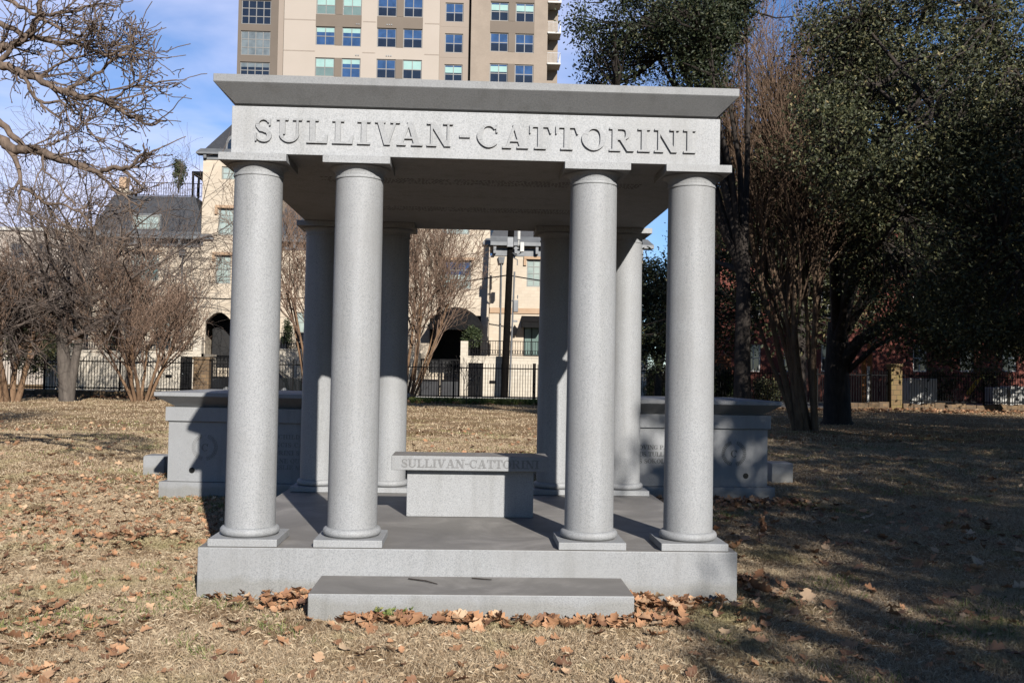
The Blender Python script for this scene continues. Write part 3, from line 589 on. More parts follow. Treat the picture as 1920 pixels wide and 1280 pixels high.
mb_ = px_rect(311, 702, 322, 707, CY); MB().box(mb_[0], mb_[1], CY-.08, CY-.001, mb_[2], mb_[3]).build('mail_slot', IRON, cA)
cB = court(507, 785, 658, 'cream courtyard wall seen between the two left front columns')
cC = court(863, 1100, 671, 'cream courtyard wall with dark grey door behind the utility pole', (878, 906, 680), ends=((863, 877, 639),))
mb_ = px_rect(918, 713, 929, 718, CY); MB().box(mb_[0], mb_[1], CY-.08, CY-.001, mb_[2], mb_[3]).build('mail_slot', IRON, cC)
court(1160, 1214, 640, 'short cream courtyard wall end beside the dark hedge')
def gate(px0, px1, ptop, label):
    x0, x1 = X(px0, CY, 690), X(px1, CY, 690); z1 = Zp(ptop, px0, CY)
    t = thing('driveway_gate', ((x0+x1)/2, CY+.2, 0), label, 'gate', 'black iron driveway gates'); mid = z1*.42; xm = (x0+x1)/2
    f = MB()
    for a, b in ((x0, xm-.02), (xm+.02, x1)):
        f.box(a, a+.08, CY+.2, CY+.28, 0, z1).box(b-.08, b, CY+.2, CY+.28, 0, z1).box(a+.08, b-.08, CY+.2, CY+.28, z1-.08, z1).box(a+.08, b-.08, CY+.2, CY+.28, mid, mid+.1)
    f.build('gate_frame', IRON, t)
    s = MB(); n = int((x1-x0)/.2)
    for i in range(1, n): x = x0+(x1-x0)*i/n; s.box(x-.015, x+.015, CY+.22, CY+.25, mid+.1, z1-.08)
    for i in range(n):
        x = x0+(x1-x0)*(i+.5)/n
        for zz in (mid+.35, mid+.7, mid+1.05): s.tube([(x+.08*math.cos(a), CY+.235, zz+.1*math.sin(a)) for a in np.linspace(0, 6.28, 9)], .014, 4)
    s.build('scrollwork', IRON, t)
    MB().box(x0+.082, xm-.102, CY+.22, CY+.25, .05, mid-.001).box(xm+.102, x1-.082, CY+.22, CY+.25, .05, mid-.001).build('solid_panel', pm('gate_panel', (.02,.02,.022), (.035,.035,.037), 3, .6), t)
gate(390, 500, 668, 'black iron driveway gate behind the leftmost front column')
gate(788, 862, 672, 'black iron driveway gate with scrollwork under the domed awning')
# --- high-rise
TY = 90.0
p0 = at(745, 700, TY)
tw = thing('apartment_tower', (p0.x, TY, 0), 'tall beige and cream apartment tower rising above the pavilion roof', 'building')
def tX(px): return at(px, 70, TY).x
tA, tA2, tB, tC, tS, tD, tE = [tX(v) for v in (444, 520, 532, 824, 878.5, 883, 1049)]
dz = 3.10; rows = range(-1, 8)
holes = {k: [] for k in 'ABCD'}; wl = []
def rows_of(px0, px1, yt, yb, sec, cols, rws):
    a, b = at(px0, yt, TY), at(px1, yb, TY); x0, x1 = at(px0, (yt+yb)/2, TY).x, at(px1, (yt+yb)/2, TY).x
    for r_ in rows:
        z0, z1 = b.z-dz*r_, a.z-dz*r_
        holes[sec].append((x0, x1, z0, z1)); wl.append((sec, r_, (x0, x1, z0, z1), cols, rws))
rows_of(449.5, 505.5, 55, 102.5, 'A', 4, 3)
rows_of(592, 628, 49.5, 85.5, 'B', 2, 2); rows_of(641.5, 677, 51, 88, 'B', 2, 2); rows_of(707, 743, 52.5, 89.5, 'B', 2, 2); rows_of(756, 792, 54, 91, 'B', 2, 2)
rows_of(834, 868, 61.5, 98.5, 'C', 2, 2)
rows_of(919, 953, 61, 97.5, 'D', 2, 2); rows_of(966, 1001, 63, 100, 'D', 2, 2)
ZT = 46
wall(MB(), tA, tA2, 0, ZT, TY+.35, holes['A'], .2, 20).build('glazed_bay_wall', pm('dark_taupe_panel', (.165,.13,.10), (.185,.147,.115), .5, .75), tw)
MB().box(tA2+.01, tB-.08, TY+.25, TY+15, 0, ZT).build('corner_strip', BEIGE, tw)
wall(MB(), tB, tC, 0, ZT, TY, holes['B'], .16, 20).build('cream_wall', CREAM, tw)
wall(MB(), tC+.01, tS, 0, ZT, TY+.2, [(a, b, c, d) for a, b, c, d in holes['C']], .16, 20).build('beige_wall', BEIGE, tw)
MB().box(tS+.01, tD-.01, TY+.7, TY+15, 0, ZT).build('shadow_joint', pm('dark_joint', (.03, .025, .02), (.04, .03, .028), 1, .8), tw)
wall(MB(), tD, tE-1.2, 0, ZT, TY+.02, holes['D'], .2, 20).build('brick_wall', TANB, tw)
MB().box(tE-1.198, tE, TY+1.9, TY+12, 0, ZT).build('balcony_back_wall', TANB, tw)
for sec, pairs in (('B', ((592, 677), (707, 792))), ('D', ((919, 1001),))):
    for a, b in pairs:
        for r_ in rows:
            za_, zb2 = [h for h in holes[sec]][r_+1][3], [h for h in holes[sec]][r_+1][2]
            xa_, xb_ = tX(a), tX(b); Ys = TY-.03 if sec == 'B' else TY-.01
            w = [h for h in holes[sec] if abs(h[2]-zb2) < .7 and xa_-.3 < h[0] < xb_+.3]; w.sort()
            MB().box(w[0][1]+.005, w[1][0]-.005, Ys, Ys+.06, w[0][2], w[0][3]).build('mullion_panel', TAUPE, tw)
            if r_ <= 0: MB().box(w[0][0]-.02, w[1][1]+.02, Ys+.002, Ys+.05, w[0][3]+.005, w[0][2]+dz-.03).build('spandrel_panel', TAUPE, tw)
rw = random.Random(11)
for sec, r_, r, c_, rws in wl:
    Yw = {'A': TY+.35, 'B': TY, 'C': TY+.2, 'D': TY+.02}[sec]
    if sec == 'A': pn = [[(1, G_DARK)], [(1, glass('grey_blind', (.22, .25, .25), .1)) if 'grey_blind' not in D.materials else (1, D.materials['grey_blind'])], [(.2, D.materials.get('grey_blind') or G_DARK), (.8, G_DARK)]][(r_+1) % 3]
    elif sec == 'B': left = r[0] < tX(700); pn = rw.choice([[(.5, G_BLIND), (.5, G_BLIND2)], [(.5, G_BLIND), (.5, G_BLIND2)], [(.28, G_BLIND), (.72, G_BLUE)]] if left else [[(.5, G_BLIND), (.5, G_DARK)], [(.55, G_BLUE), (.45, G_DARK)], [(.55, G_BLUE), (.45, G_DARK)]])
    else: pn = rw.choice([[(.55, G_BLUE), (.45, G_DARK)], [(.55, G_BLUE), (.45, G_DARK)], [(.12, G_BLUE), (.3, G_BLIND), (.58, G_DARK)]])
    window(tw, r, Yw, c_, rws, FRAME, pn, rev=.16, fw=.09, mw=.08)
for r_ in range(-1, 5):
    zf = at(1040, 61, TY).z-dz*r_; bl = MB().box(tE-1.19, tE+.15, TY-.15, TY+1.89, zf-.16, zf).build('balcony_slab', WHITE, tw)
    rb = MB().box(tE+.1, tE+.14, TY-.1, TY+1.8, zf+.98, zf+1.02).box(tE-1.19, tE+.1, TY-.1, TY-.06, zf+.98, zf+1.02)
    for i in range(10): rb.box(tE-1.15+i*.13, tE-1.13+i*.13, TY-.09, TY-.07, zf+.002, zf+.98)
    for i in range(14): rb.box(tE+.11, tE+.13, TY-.05+i*.13, TY-.03+i*.13, zf+.002, zf+.98)
    rb.build('railing', GREYM, bl)
jn = MB()
for r_ in rows:
    for py in (96, 36.5):
        z = at(560, py, TY).z-dz*r_; jn.box(tB+.02, tX(591), TY-.012, TY-.001, z-.018, z+.018).box(tX(680), tX(704), TY-.012, TY-.001, z-.018, z+.018).box(tX(796), tC-.02, TY-.012, TY-.001, z-.018, z+.018)
    z = at(850, 49, TY).z-dz*r_; jn.box(tC+.03, tS-.02, TY+.188, TY+.199, z-.018, z+.018)
jn.build('panel_joints', BEIGE, tw)
vt = MB()
for r_ in range(0, 3):
    for px, py, n in ((668, 46, 2), (725, 47, 3)):
        q = at(px, py, TY)
        for i in range(n): vt.box(q.x+i*.22, q.x+i*.22+.1, TY-.08, TY-.035, q.z-dz*r_-.05, q.z-dz*r_+.06)
vt.build('exhaust_vents', GREYM, tw)
# --- low flat-roofed block at far left, brick house at right
p0 = at(40, 700, 66); lb_ = thing('flat_roofed_block', (p0.x, 66, 0), 'low pale flat-roofed apartment block behind the bare tree at far left', 'building')
hz = [px_rect(a, b, a+24, b+34, 66) for a in (-80, -30, 20, 70, 120) for b in (455, 520, 585)]
wall(MB(), X(-170, 66), X(160, 66), 0, Zp(432, 20, 66), 66, hz).build('wall', CREAM, lb_)
for h in hz: window(lb_, h, 66, 2, 2, FRAME, [(1, G_DARK)])
MB().box(X(-172, 66), X(162, 66), 65.8, 74.2, Zp(432, 20, 66)+.002, Zp(426, 20, 66)).build('parapet', WHITE, lb_)
p0 = at(1600, 700, 50); rb_ = thing('red_brick_house', (p0.x, 50, 0), 'red brick house glimpsed through the dark trees on the right', 'house')
hz = [px_rect(a, b, a+26, b+52, 50) for a in (1400, 1470, 1540, 1712, 1800, 1880) for b in (440, 545, 645)]
wall(MB(), X(1350, 50), X(1990, 50), 0, Zp(390, 1600, 50), 50, hz).build('wall', RED, rb_)
for h in hz: window(rb_, h, 50, 2, 2, WHITE, [(1, G_DARK)])
mansard(rb_, X(1340, 50), X(2000, 50), Zp(390, 1600, 50)+.002, Zp(310, 1600, 50), 49.6, 2.2, 9)

# ------------------------------------------------------------------ fence, pillars, pole, cabinets, car
FYY = 39.5
def fence(x0, x1, label, z0=.34, z1=1.86):
    t = thing('iron_fence', ((x0+x1)/2, FYY, 0), label, 'fence', 'black iron picket fence along the lawn')
    n = int((x1-x0)/.125); p = MB()
    for i in range(n+1): x = x0+(x1-x0)*i/n; p.box(x-.011, x+.011, FYY-.011, FYY+.011, z0, z1)
    p.build('pickets', IRON, t)
    MB().box(x0, x1, FYY-.02, FYY-.0112, z0+.06, z0+.12).box(x0, x1, FYY-.02, FYY-.0112, z1-.24, z1-.19).build('rails', IRON, t)
    k = max(1, int((x1-x0)/3))
    for i in range(k+1): x = x0+(x1-x0)*i/k; MB().box(x-.035, x+.035, FYY+.012, FYY+.08, 0, z1+.05).build('post', IRON, t)
def fx(px): return at(px, 720, FYY).x
fence(fx(-60), fx(364), 'black iron picket fence left of the stone pillar')
fence(fx(396), fx(1000), 'long black iron picket fence behind the pavilion', .22)
fence(fx(1003), fx(1664), 'black iron picket fence behind the right sarcophagus', .22)
fence(fx(1690), fx(2000), 'black iron picket fence right of the mossy pillar')
def lowwall(a, b, h, label):
    mb = MB(); x0, x1 = fx(a), fx(b); n = max(2, int((x1-x0)/.5)); rn = random.Random(a)
    for i in range(n): mb.box(x0+(x1-x0)*i/n+.004, x0+(x1-x0)*(i+1)/n-.004, FYY-.22-rn.random()*.06, FYY+.2, -.05, h+rn.uniform(-.05, .04))
    tag(mb.build('low_stone_wall', STONE, base=((x0+x1)/2, FYY, 0), bevel=.02), label, 'wall', 'low rubble walls under the fence')
lowwall(-60, 364, .30, 'low brown rubble wall under the fence at far left')
lowwall(1586, 1664, .36, 'low rubble wall between the oak trunk and the mossy pillar')
lowwall(1690, 2000, .34, 'low rubble wall right of the mossy pillar')
def pillar(px, h, mat, label, w=.3):
    x = fx(px); t = thing('stone_pillar', (x, FYY, 0), label, 'pillar')
    MB().box(x-w, x+w, FYY-w, FYY+w, -.05, h-.14).build('shaft', mat, t, bevel=.03); MB().frus((x-w-.05, x+w+.05, FYY-w-.05, FYY+w+.05, h-.138), (x-w-.02, x+w+.02, FYY-w-.02, FYY+w+.02, h)).build('cap', mat, t, bevel=.02)
pillar(380, 1.95, STONE, 'brown rubble stone pillar in the fence beside the black gate', .36)
pillar(1677, 2.2, MOSS, 'yellow mossy stone pillar in the fence on the right', .27)
# utility pole
PYY = 47.3
pa, pb = at(945, 747, PYY), at(958.5, 430, PYY); top = pa+(pb-pa)*1.22
up_ = thing('utility_pole', (pa.x, PYY, 0), 'dark wooden utility pole with grey equipment boxes behind the pavilion', 'utility pole')
MB().tube([(pa.x, PYY, -.3), tuple(pa+(pb-pa)*.5), tuple(top)], [.21, .19, .165], 14).build('shaft', POLE, up_, smooth=40)
def pbx(r, mat, name, d0=-.3, d1=.05): q = px_rect(*r, PYY); return MB().box(q[0], q[1], PYY+d0, PYY+d1, q[2], q[3]).build(name, mat, up_, bevel=.02)
pbx((950.5, 446, 962, 465), GREYM, 'equipment_box', -.42, -.15); pbx((975, 455, 982, 473), WHITE, 'equipment_box'); pbx((963, 563, 971, 585), GREYM, 'equipment_box', -.25, .25)
q = at(973, 432, PYY); MB().tube([(q.x, PYY, q.z-.9), (q.x, PYY, q.z-.5)], .03, 8).tube([(q.x, PYY, q.z-.5), (q.x, PYY, q.z+.3)], .09, 12).build('antenna', WHITE, up_)
q = at(967, 470, PYY); br = MB().box(q.x-.1, q.x+.25, PYY-.04, PYY+.04, q.z+.1, q.z+.16).tube([(q.x-.3, PYY, q.z), (q.x, PYY-.2, q.z-.3), (q.x+.3, PYY, q.z-.1)], .03, 6).tube([(q.x-.3, PYY, q.z-.3), (q.x+.1, PYY, q.z-.5), (q.x+.1, PYY, q.z-.8)], .03, 6)
q = at(967, 560, PYY); br.tube([(q.x-.1, PYY, q.z), (q.x-.1, PYY, q.z+.25)], .03, 6).tube([(q.x+.1, PYY, q.z), (q.x+.1, PYY, q.z+.2)], .03, 6).box(q.x-.3, q.x+.1, PYY-.03, PYY+.03, q.z-.15, q.z-.09); q = at(966, 602, PYY); br.box(q.x-.12, q.x+.12, PYY-.1, PYY+.1, q.z-.05, q.z+.05)
br.build('brackets', GREYM, up_)
cr = at(949, 0, PYY).x; q = at(951, 700, PYY); MB().tube([(q.x+.13, PYY-.12, 0), (q.x+.3, PYY-.12, 7)], .05, 8).build('conduit', GREYM, up_)
def cable(pts, r, label):
    P = [at(*p, PYY) for p in pts]; fine = []
    for i in range(len(P)-1):
        a, b = P[max(i-1, 0)], P[min(i+2, len(P)-1)]
        for k in range(6):
            t = k/6; fine.append(tuple(.5*((2*P[i])+(P[i+1]-a)*t+(2*a-5*P[i]+4*P[i+1]-b)*t*t+(-a+3*P[i]-3*P[i+1]+b)*t**3)))
    fine.append(tuple(P[-1])); tag(MB().tube(fine, r, 5).build('overhead_cable', IRON, base=P[0]), label, 'cable', 'overhead cables on the utility pole')
cable([(-200, 520, 0), (160, 548, 0), (440, 561, 0), (580, 558, 0), (770, 541, 0), (952, 516, 0)] if False else [(-200, 520), (160, 548), (440, 561), (580, 558), (770, 541), (952, 516)], .035, 'thick black overhead cable sagging from the utility pole to the left')
cable([(953, 516), (1014, 526), (1130, 541), (1260, 552), (1500, 560), (1980, 545)], .035, 'thick black overhead cable running right from the utility pole')
cable([(-200, 470), (200, 496), (430, 505), (600, 503), (800, 490), (956, 462)], .012, 'thin upper overhead wire sagging left from the utility pole')
# cabinets and site clutter on the right
def cabinet(r, Y, label, dep=.9):
    q = px_rect(*r, Y); t = thing('utility_cabinet', ((q[0]+q[1])/2, Y, 0), label, 'utility cabinet')
    b = MB().box(q[0], q[1], Y, Y+dep, 0, q[3]-.05); b.build('housing', WHITE, t, bevel=.03)
    MB().frus((q[0]-.03, q[1]+.03, Y-.03, Y+dep+.03, q[3]-.048), (q[0], q[1], Y, Y+dep, q[3])).build('lid', WHITE, t); xm = (q[0]+q[1])/2
    MB().box(xm-.08, xm-.03, Y-.04, Y-.002, q[3]*.45, q[3]*.6).box(xm-.006, xm+.006, Y-.01, Y-.001, .1, q[3]-.15).build('handle', GREYM, t)
cabinet((1706, 709, 1757, 752), 41.0, 'large white utility cabinet right of the mossy pillar')
cabinet((1862, 726, 1890, 752), 41.0, 'small white utility cabinet near the right edge, left of its twin')
cabinet((1894, 724, 1922, 752), 41.0, 'small white utility cabinet at the far right edge')
def stick(a, b, Y, r, mat, name, label, cat, k=8, Yb=None, group=None):
    P, Q = at(*a, Y), at(*b, Yb or Y); tag(MB().tube([tuple(P), tuple(Q)], r, k).build(name, mat, base=P), label, cat, group)
stick((1812, 738), (1832, 711), 42, .05, YEL, 'guy_wire_guard', 'yellow guy wire guard leaning behind the fence, lower of the pair', 'guy wire guard', group='yellow guy wire guards'); stick((1818, 738), (1842, 703), 42.4, .05, YEL, 'guy_wire_guard', 'yellow guy wire guard leaning behind the fence, upper of the pair', 'guy wire guard', group='yellow guy wire guards')
q0, q1 = at(1629, 745, 44), at(1632, 610, 44); tag(MB().tube([(q0.x, 44, -.2), tuple(q1), (q1.x, 44, 9)], [.16, .14, .12], 10).build('wooden_pole', ORNG, base=(q0.x, 44, 0)), 'reddish wooden pole behind the fence left of the mossy pillar', 'pole')
q = px_rect(1616, 667, 1623, 722, 43); tag(MB().box(q[0], q[1], 42.95, 43.1, 0, q[3]).frus((q[0]-.02, q[1]+.02, 42.93, 43.12, q[3]+.001), (q[0]+.03, q[1]-.03, 42.97, 43.08, q[3]+.05)).build('timber_post', ORNG, base=(q[0], 43, 0)), 'short orange timber post behind the fence beside the wooden pole', 'post')
q = px_rect(1627, 688, 1631, 745, 42); tag(MB().box(q[0], q[1], 42, 42.1, 0, q[3]).box(q[0]-.01, q[1]+.01, 41.99, 42.11, q[3]+.001, q[3]+.04).build('marker_post', WHITE, base=(q[0], 42, 0)), 'slim white marker post in front of the wooden pole', 'post')
q = px_rect(1325, 665, 1366, 700, 44); t = thing('cedar_fence', ((q[0]+q[1])/2, 44, 0), 'reddish cedar board fence above the hedge', 'fence')
MB().box(q[0]-1.5, q[1], 44, 44.08, 0, q[3]).build('boards', WOODF, t); MB().box(q[1]+.001, q[1]+.12, 43.97, 44.1, 0, q[3]+.05).box(q[0]-1.62, q[0]-1.501, 43.97, 44.1, 0, q[3]+.05).build('posts', WOODF, t)
# parked car
def car(xr, Y, label):
    t = thing('parked_car', (xr-2.3, Y, 0), label, 'car'); PA = pm('black_car_paint', (.008,.008,.01), (.011,.011,.013), 2, .2, spec=.6)
    x0 = xr-4.6; prof = [(x0+.05,.35),(xr-.1,.33),(xr,.5),(xr-.02,.85),(xr-.35,.98),(xr-.9,1.02),(xr-1.35,1.36),(xr-2.0,1.46),(xr-2.7,1.42),(xr-3.4,1.0),(x0+.3,.88),(x0,.62)]
    def sec(y, s, d): return [(x, y, z if z < 1.03 else 1.0+(z-1.0)*s) for x, z in prof]
    rings = [sec(Y, .02, 0), sec(Y+.03, .05, 0), sec(Y+.25, .97, 0), sec(Y+.5, 1, 0), sec(Y+1.3, 1, 0), sec(Y+1.55, .97, 0), sec(Y+1.77, .05, 0), sec(Y+1.8, .02, 0)]
    n = len(prof); b = MB().add([v for r_ in rings for v in r_], [(i*n+j, i*n+(j+1) % n, (i+1)*n+(j+1) % n, (i+1)*n+j) for i in range(7) for j in range(n)], [tuple(range(n))[::-1]], [tuple(range(7*n, 8*n))]).build('body', PA, t, smooth=40)
    MB().add([(xr-1.05, Y+.04, 1.03), (xr-1.4, Y+.235, 1.30), (xr-2.6, Y+.235, 1.34), (xr-3.2, Y+.05, 1.03)], [(3, 2, 1, 0)]).build('side_window', G_DARK, b)
    for xw in (xr-.85, xr-3.7):
        for yy in (Y-.01, Y+1.6):
            w = MB(); w.tube([(xw, yy, .32), (xw, yy+.2, .32)], .32, 20).tube([(xw, yy+.2, .32), (xw, yy+.19, .32)], .32, 20); wo = w.build('wheel', pm('tyre', (.012,)*3, (.02,)*3, 5, .8) if 'tyre' not in D.materials else D.materials['tyre'], t)
            MB().prism([(xw+.2*math.cos(a), .32+.2*math.sin(a)) for a in np.linspace(0, 6.1, 14)], yy-.012, yy-.001).build('rim', GREYM, wo)
    for yy in (Y+.12, Y+1.42): MB().box(xr-.12, xr+.012, yy, yy+.28, .72, .86).build('taillight', pm('red_lens', (.35,.01,.01), (.4,.015,.015), 3, .2) if 'red_lens' not in D.materials else D.materials['red_lens'], t)
car(at(567, 720, 42.6).x, 42.6, 'black car parked behind the fence beside the left columns')

# ------------------------------------------------------------------ trees
def rv(rnd): 
    while True:
        v = Vector((rnd.uniform(-1, 1), rnd.uniform(-1, 1), rnd.uniform(-1, 1)))
        if .05 < v.length < 1: return v.normalized()
def grow(B, p, d, L, r, lvl, S, rnd):
    n = S['n'][lvl]; pts = [p.copy()]; rad = [r]; ds = [d.copy()]; tap = S['tap'][lvl]
    for i in range(n):
        d = (d+rv(rnd)*S['wig'][lvl]+Vector((0, 0, S['up'][lvl]))+S.get('bias', Vector((0,0,0)))*(.12 if lvl else 0)).normalized()
        p = p+d*(L/n); pts.append(p.copy()); ds.append(d.copy()); rad.append(max(S['rmin'], r*(1-(1-tap)*(i+1)/n)))
    B.setdefault((n+1, S['k'][lvl], lvl), []).append((pts, rad))
    if lvl+1 >= len(S['n']): return
    kids = S['kids'][lvl]; kids = max(1, int(round(kids*rnd.uniform(.75, 1.25))))
    for c in range(kids):
        t = S['t0'][lvl]+(1-S['t0'][lvl])*((c+rnd.random())/kids); f = t*n; i = min(n-1, int(f)); a = f-i
        q = pts[i].lerp(pts[i+1], a); rr_ = rad[i]*(1-a)+rad[i+1]*a; dd = ds[min(n, i+1)]
        ax_ = dd.cross(rv(rnd)); ang = R(rnd.uniform(*S['ang'][lvl]))
        nd = (Matrix.Rotation(ang, 3, ax_.normalized()) @ dd) if ax_.length > 1e-4 else dd
        grow(B, q, nd, L*rnd.uniform(*S['len'][lvl]), min(rr_*.8, max(S['rmin'], r*S['rr'][lvl])), lvl+1, S, rnd)
def flush(B, lv):
    mb = MB()
    for (n, k, lvl), br in B.items():
        if lvl in lv: mb.tubes([[tuple(p) for p in b[0]] for b in br], [b[1] for b in br], k)
    return mb if mb.n else None
def bare_tree(name, base, label, stems, S, seed, mats, cat='tree', group=None, levels=1, z0=0):
    rnd = random.Random(seed); t = thing(name, (base[0], base[1], 0), label, cat, group); B = {}
    for off, d, L, r in stems: grow(B, Vector((base[0]+off[0], base[1]+off[1], z0-.1)), Vector(d).normalized(), L, r, 0, S, rnd)
    flush(B, range(levels)).build('trunk', mats[0], t, smooth=60)
    flush(B, range(levels, 9)).build('crown', mats[1], t, smooth=60)
    return t, B
S_OAK = dict(n=[5,6,5,5,4], k=[12,7,5,4,3], tap=[.62,.35,.35,.4,.5], wig=[.10,.20,.24,.26,.3], up=[.05,.03,.02,.0,.0], kids=[8,6,5,5], t0=[.45,.2,.15,.15], ang=[(32,68),(28,62),(25,60),(25,60)], len=[(.9,1.35),(.48,.72),(.45,.7),(.42,.72)], rr=[.42,.42,.42,.5], rmin=.0062)
b = gnd(125, 752); bare_tree('bare_oak_tree', b, 'bare grey oak tree with forked trunk in front of the left courtyard wall', [((0,0), (.03,0,1), 3.9, .31), ((.1,0), (.16,0,1), 5.0, .2)], S_OAK, 4, (B_GREY, B_TWIG))
b2_ = gnd(-70, 750); bare_tree('bare_oak_tree', b2_, 'bare oak tree at the far left edge in front of the pale block', [((0,0), (.25,0,1), 3.0, .3)], dict(S_OAK, kids=[7,6,6,5]), 9, (B_GREY, B_TWIG))
b3_ = at(150, 740, 60); bare_tree('bare_street_tree', (b3_.x, 60), 'bare street tree rising behind the left townhouse chimney', [((0,0), (.0,0,1), 5.5, .3)], dict(S_OAK, kids=[8,7,6,5], len=[(.8,1.1),(.45,.68),(.42,.66),(.4,.7)], rmin=.012), 12, (B_GREY, B_TWIG), group='bare street trees')
b4_ = at(238, 740, 47.2); bare_tree('bare_street_tree', (b4_.x, 47.2), 'bare street tree with fine twigs standing before the left townhouse roof', [((0,0), (.02,0,1), 4.6, .16)], dict(S_OAK, kids=[9,7,5,5], t0=[.5,.2,.15,.15], ang=[(16,48),(24,56),(25,60),(25,60)], rmin=.0062), 15, (B_GREY, B_TWIG), group='bare street trees')
S_CR = dict(n=[6,5,5,4,4], k=[7,5,4,3,3], tap=[.4,.4,.4,.5,.6], wig=[.09,.13,.17,.2,.25], up=[.05,.08,.10,.08,.05], kids=[6,5,5,3], t0=[.4,.2,.2,.2], ang=[(14,36),(18,44),(18,46),(20,52)], len=[(.5,.75),(.45,.68),(.45,.65),(.4,.65)], rr=[.5,.5,.5,.55], rmin=.008)
def crape(px, py, h, n, spread, seed, label, mats=(B_CRAPE, B_RUST), S=S_CR, r=.09, bias=0, Y=None):
    c = gnd(px, py) if Y is None else Vector((at(px, py, Y).x, Y, 0)); rnd = random.Random(seed); st = []
    for i in range(n):
        a = 2*math.pi*(i+rnd.random()*.7)/n; o = (.28*math.cos(a), .22*math.sin(a)); s = spread*rnd.uniform(.5, 1.1)
        st.append((o, (s*math.cos(a)+bias, s*math.sin(a), 1), h*rnd.uniform(.5, .68), r*rnd.uniform(.7, 1.15)))
    return bare_tree('crape_myrtle', c, label, st, S, seed, mats, 'tree', 'bare multi-stemmed crape myrtles')
crape(262, 752, 5.3, 9, .62, 21, 'bare rusty crape myrtle shrub in front of the black courtyard door')
crape(18, 752, 5.2, 4, .35, 27, 'leaning tan crape myrtle at the left edge beside the fence', r=.17)
crape(762, 752, 9.2, 8, .34, 23, 'tall bare crape myrtle seen between the inner left columns', r=.09, bias=.18, S=dict(S_CR, kids=[6,5,4,4], ang=[(14,36),(18,46),(20,48),(22,55)]))
crape(590, 752, 9.2, 7, .36, 29, 'bare crape myrtle showing between the two left front columns', r=.09, S=dict(S_CR, kids=[5,5,5,4], ang=[(14,36),(18,46),(20,48),(22,55)]))
crape(878, 757, 2.6, 3, .22, 31, 'small thin bare sapling in front of the dark grey courtyard door', (B_TWIG, B_TWIG), r=.022, S=dict(S_CR, n=[6,5,4], kids=[5,4], rmin=.006, ang=[(20,45),(22,50)]))
crape(1512, 806, 10.6, 11, .10, 37, 'tall dark crape myrtle with many stems beside the right sarcophagus', (bark('shaded_crape_bark', (.13,.085,.055), (.27,.185,.12)), bark('brown_twigs', (.12,.075,.05), (.22,.145,.095))), r=.10, bias=-.17, S=dict(S_CR, kids=[6,5,5,4], rmin=.005, up=[.05,.09,.10,.06,.05], ang=[(7,20),(10,26),(14,36),(18,48)]))

# near bare oak whose limbs hang in from the left: limbs traced in the crown at about 10 m
def limb(pts): return [at(px, py, Y) for px, py, Y in pts]
rnd = random.Random(77); NT = (-9.2, 5.2)
near = thing('bare_oak_tree', (NT[0], NT[1], 0), 'bare oak whose near limbs hang into the top left of the picture', 'tree')
tb = MB().tube([(NT[0], NT[1], -.1), (NT[0]+.05, NT[1], 1.2), (NT[0]+.25, NT[1]-.1, 2.6), (NT[0]+.55, NT[1]-.3, 4.0), (NT[0]+.9, NT[1]-.5, 5.6), (NT[0]+.8, NT[1]-.3, 7.5), (NT[0]+1.1, NT[1], 9.5)], [.38, .31, .28, .25, .2, .14, .06], 14)
tb.build('trunk', B_NEAR, near, smooth=60)
FK = Vector((NT[0]+.55, NT[1]-.3, 4.0)); FK2 = Vector((NT[0]+.9, NT[1]-.5, 5.6)); FK3 = Vector((NT[0]+.25, NT[1]-.1, 2.6))
L1 = [FK]+limb([(-160, 95, 4.6), (-60, 112, 4.4), (0, 123, 4.35), (28, 132, 4.3), (70, 148, 4.2), (116, 172, 4.1), (160, 182, 4.0), (197, 192, 4.0), (246, 218, 3.9), (281, 232, 3.85), (313, 225, 3.8)])
L2 = [FK2]+limb([(-170, 150, 5.0), (-60, 118, 4.8), (0, 93, 4.6), (25, 84, 4.5), (53, 63, 4.4), (69, 35, 4.35), (76, 0, 4.3), (84, -60, 4.3)])
L3 = [FK2]+limb([(-120, 190, 4.7), (-40, 150, 4.5), (0, 116, 4.45), (21, 91, 4.4), (56, 67, 4.35), (90, 40, 4.3)])
L4 = limb([(39, 138, 4.25), (55, 165, 4.2), (76, 190, 4.2), (116, 193, 4.1), (148, 218, 4.0), (172, 251, 4.0), (197, 260, 3.95)])
L4b = limb([(76, 190, 4.2), (80, 202, 4.15), (84, 211, 4.1)])
L5 = limb([(-30, 30, 4.6), (0, 46, 4.5), (53, 67, 4.4), (105, 81, 4.3), (151, 84, 4.2), (197, 102, 4.15), (246, 91, 4.1), (288, 105, 4.0)])
L6 = limb([(69, 35, 4.35), (116, 56, 4.3), (158, 67, 4.2), (183, 53, 4.2)])
L7 = limb([(197, 192, 4.0), (225, 176, 3.95), (267, 158, 3.9), (299, 155, 3.85), (336, 151, 3.8)])
L8 = limb([(116, 172, 4.1), (165, 148, 4.1), (211, 116, 4.05), (243, 95, 4.0), (246, 67, 4.0), (253, 28, 3.95)])
L9 = limb([(-20, -10, 4.5), (25, 5, 4.45), (70, 28, 4.4), (116, 25, 4.3), (158, 14, 4.25), (190, 4, 4.2), (218, 14, 4.2)])
L10 = limb([(70, 148, 4.2), (116, 120, 4.2), (155, 105, 4.15), (197, 91, 4.1)])
N0 = [FK3]+limb([(-140, 200, 4.5), (-60, 232, 4.4), (0, 260, 4.3), (21, 281, 4.25), (53, 281, 4.2), (81, 287, 4.15), (116, 302, 4.1), (151, 308, 4.05), (186, 322, 4.0), (218, 315, 3.9), (243, 311, 3.85), (267, 292, 3.8), (292, 281, 3.75)])
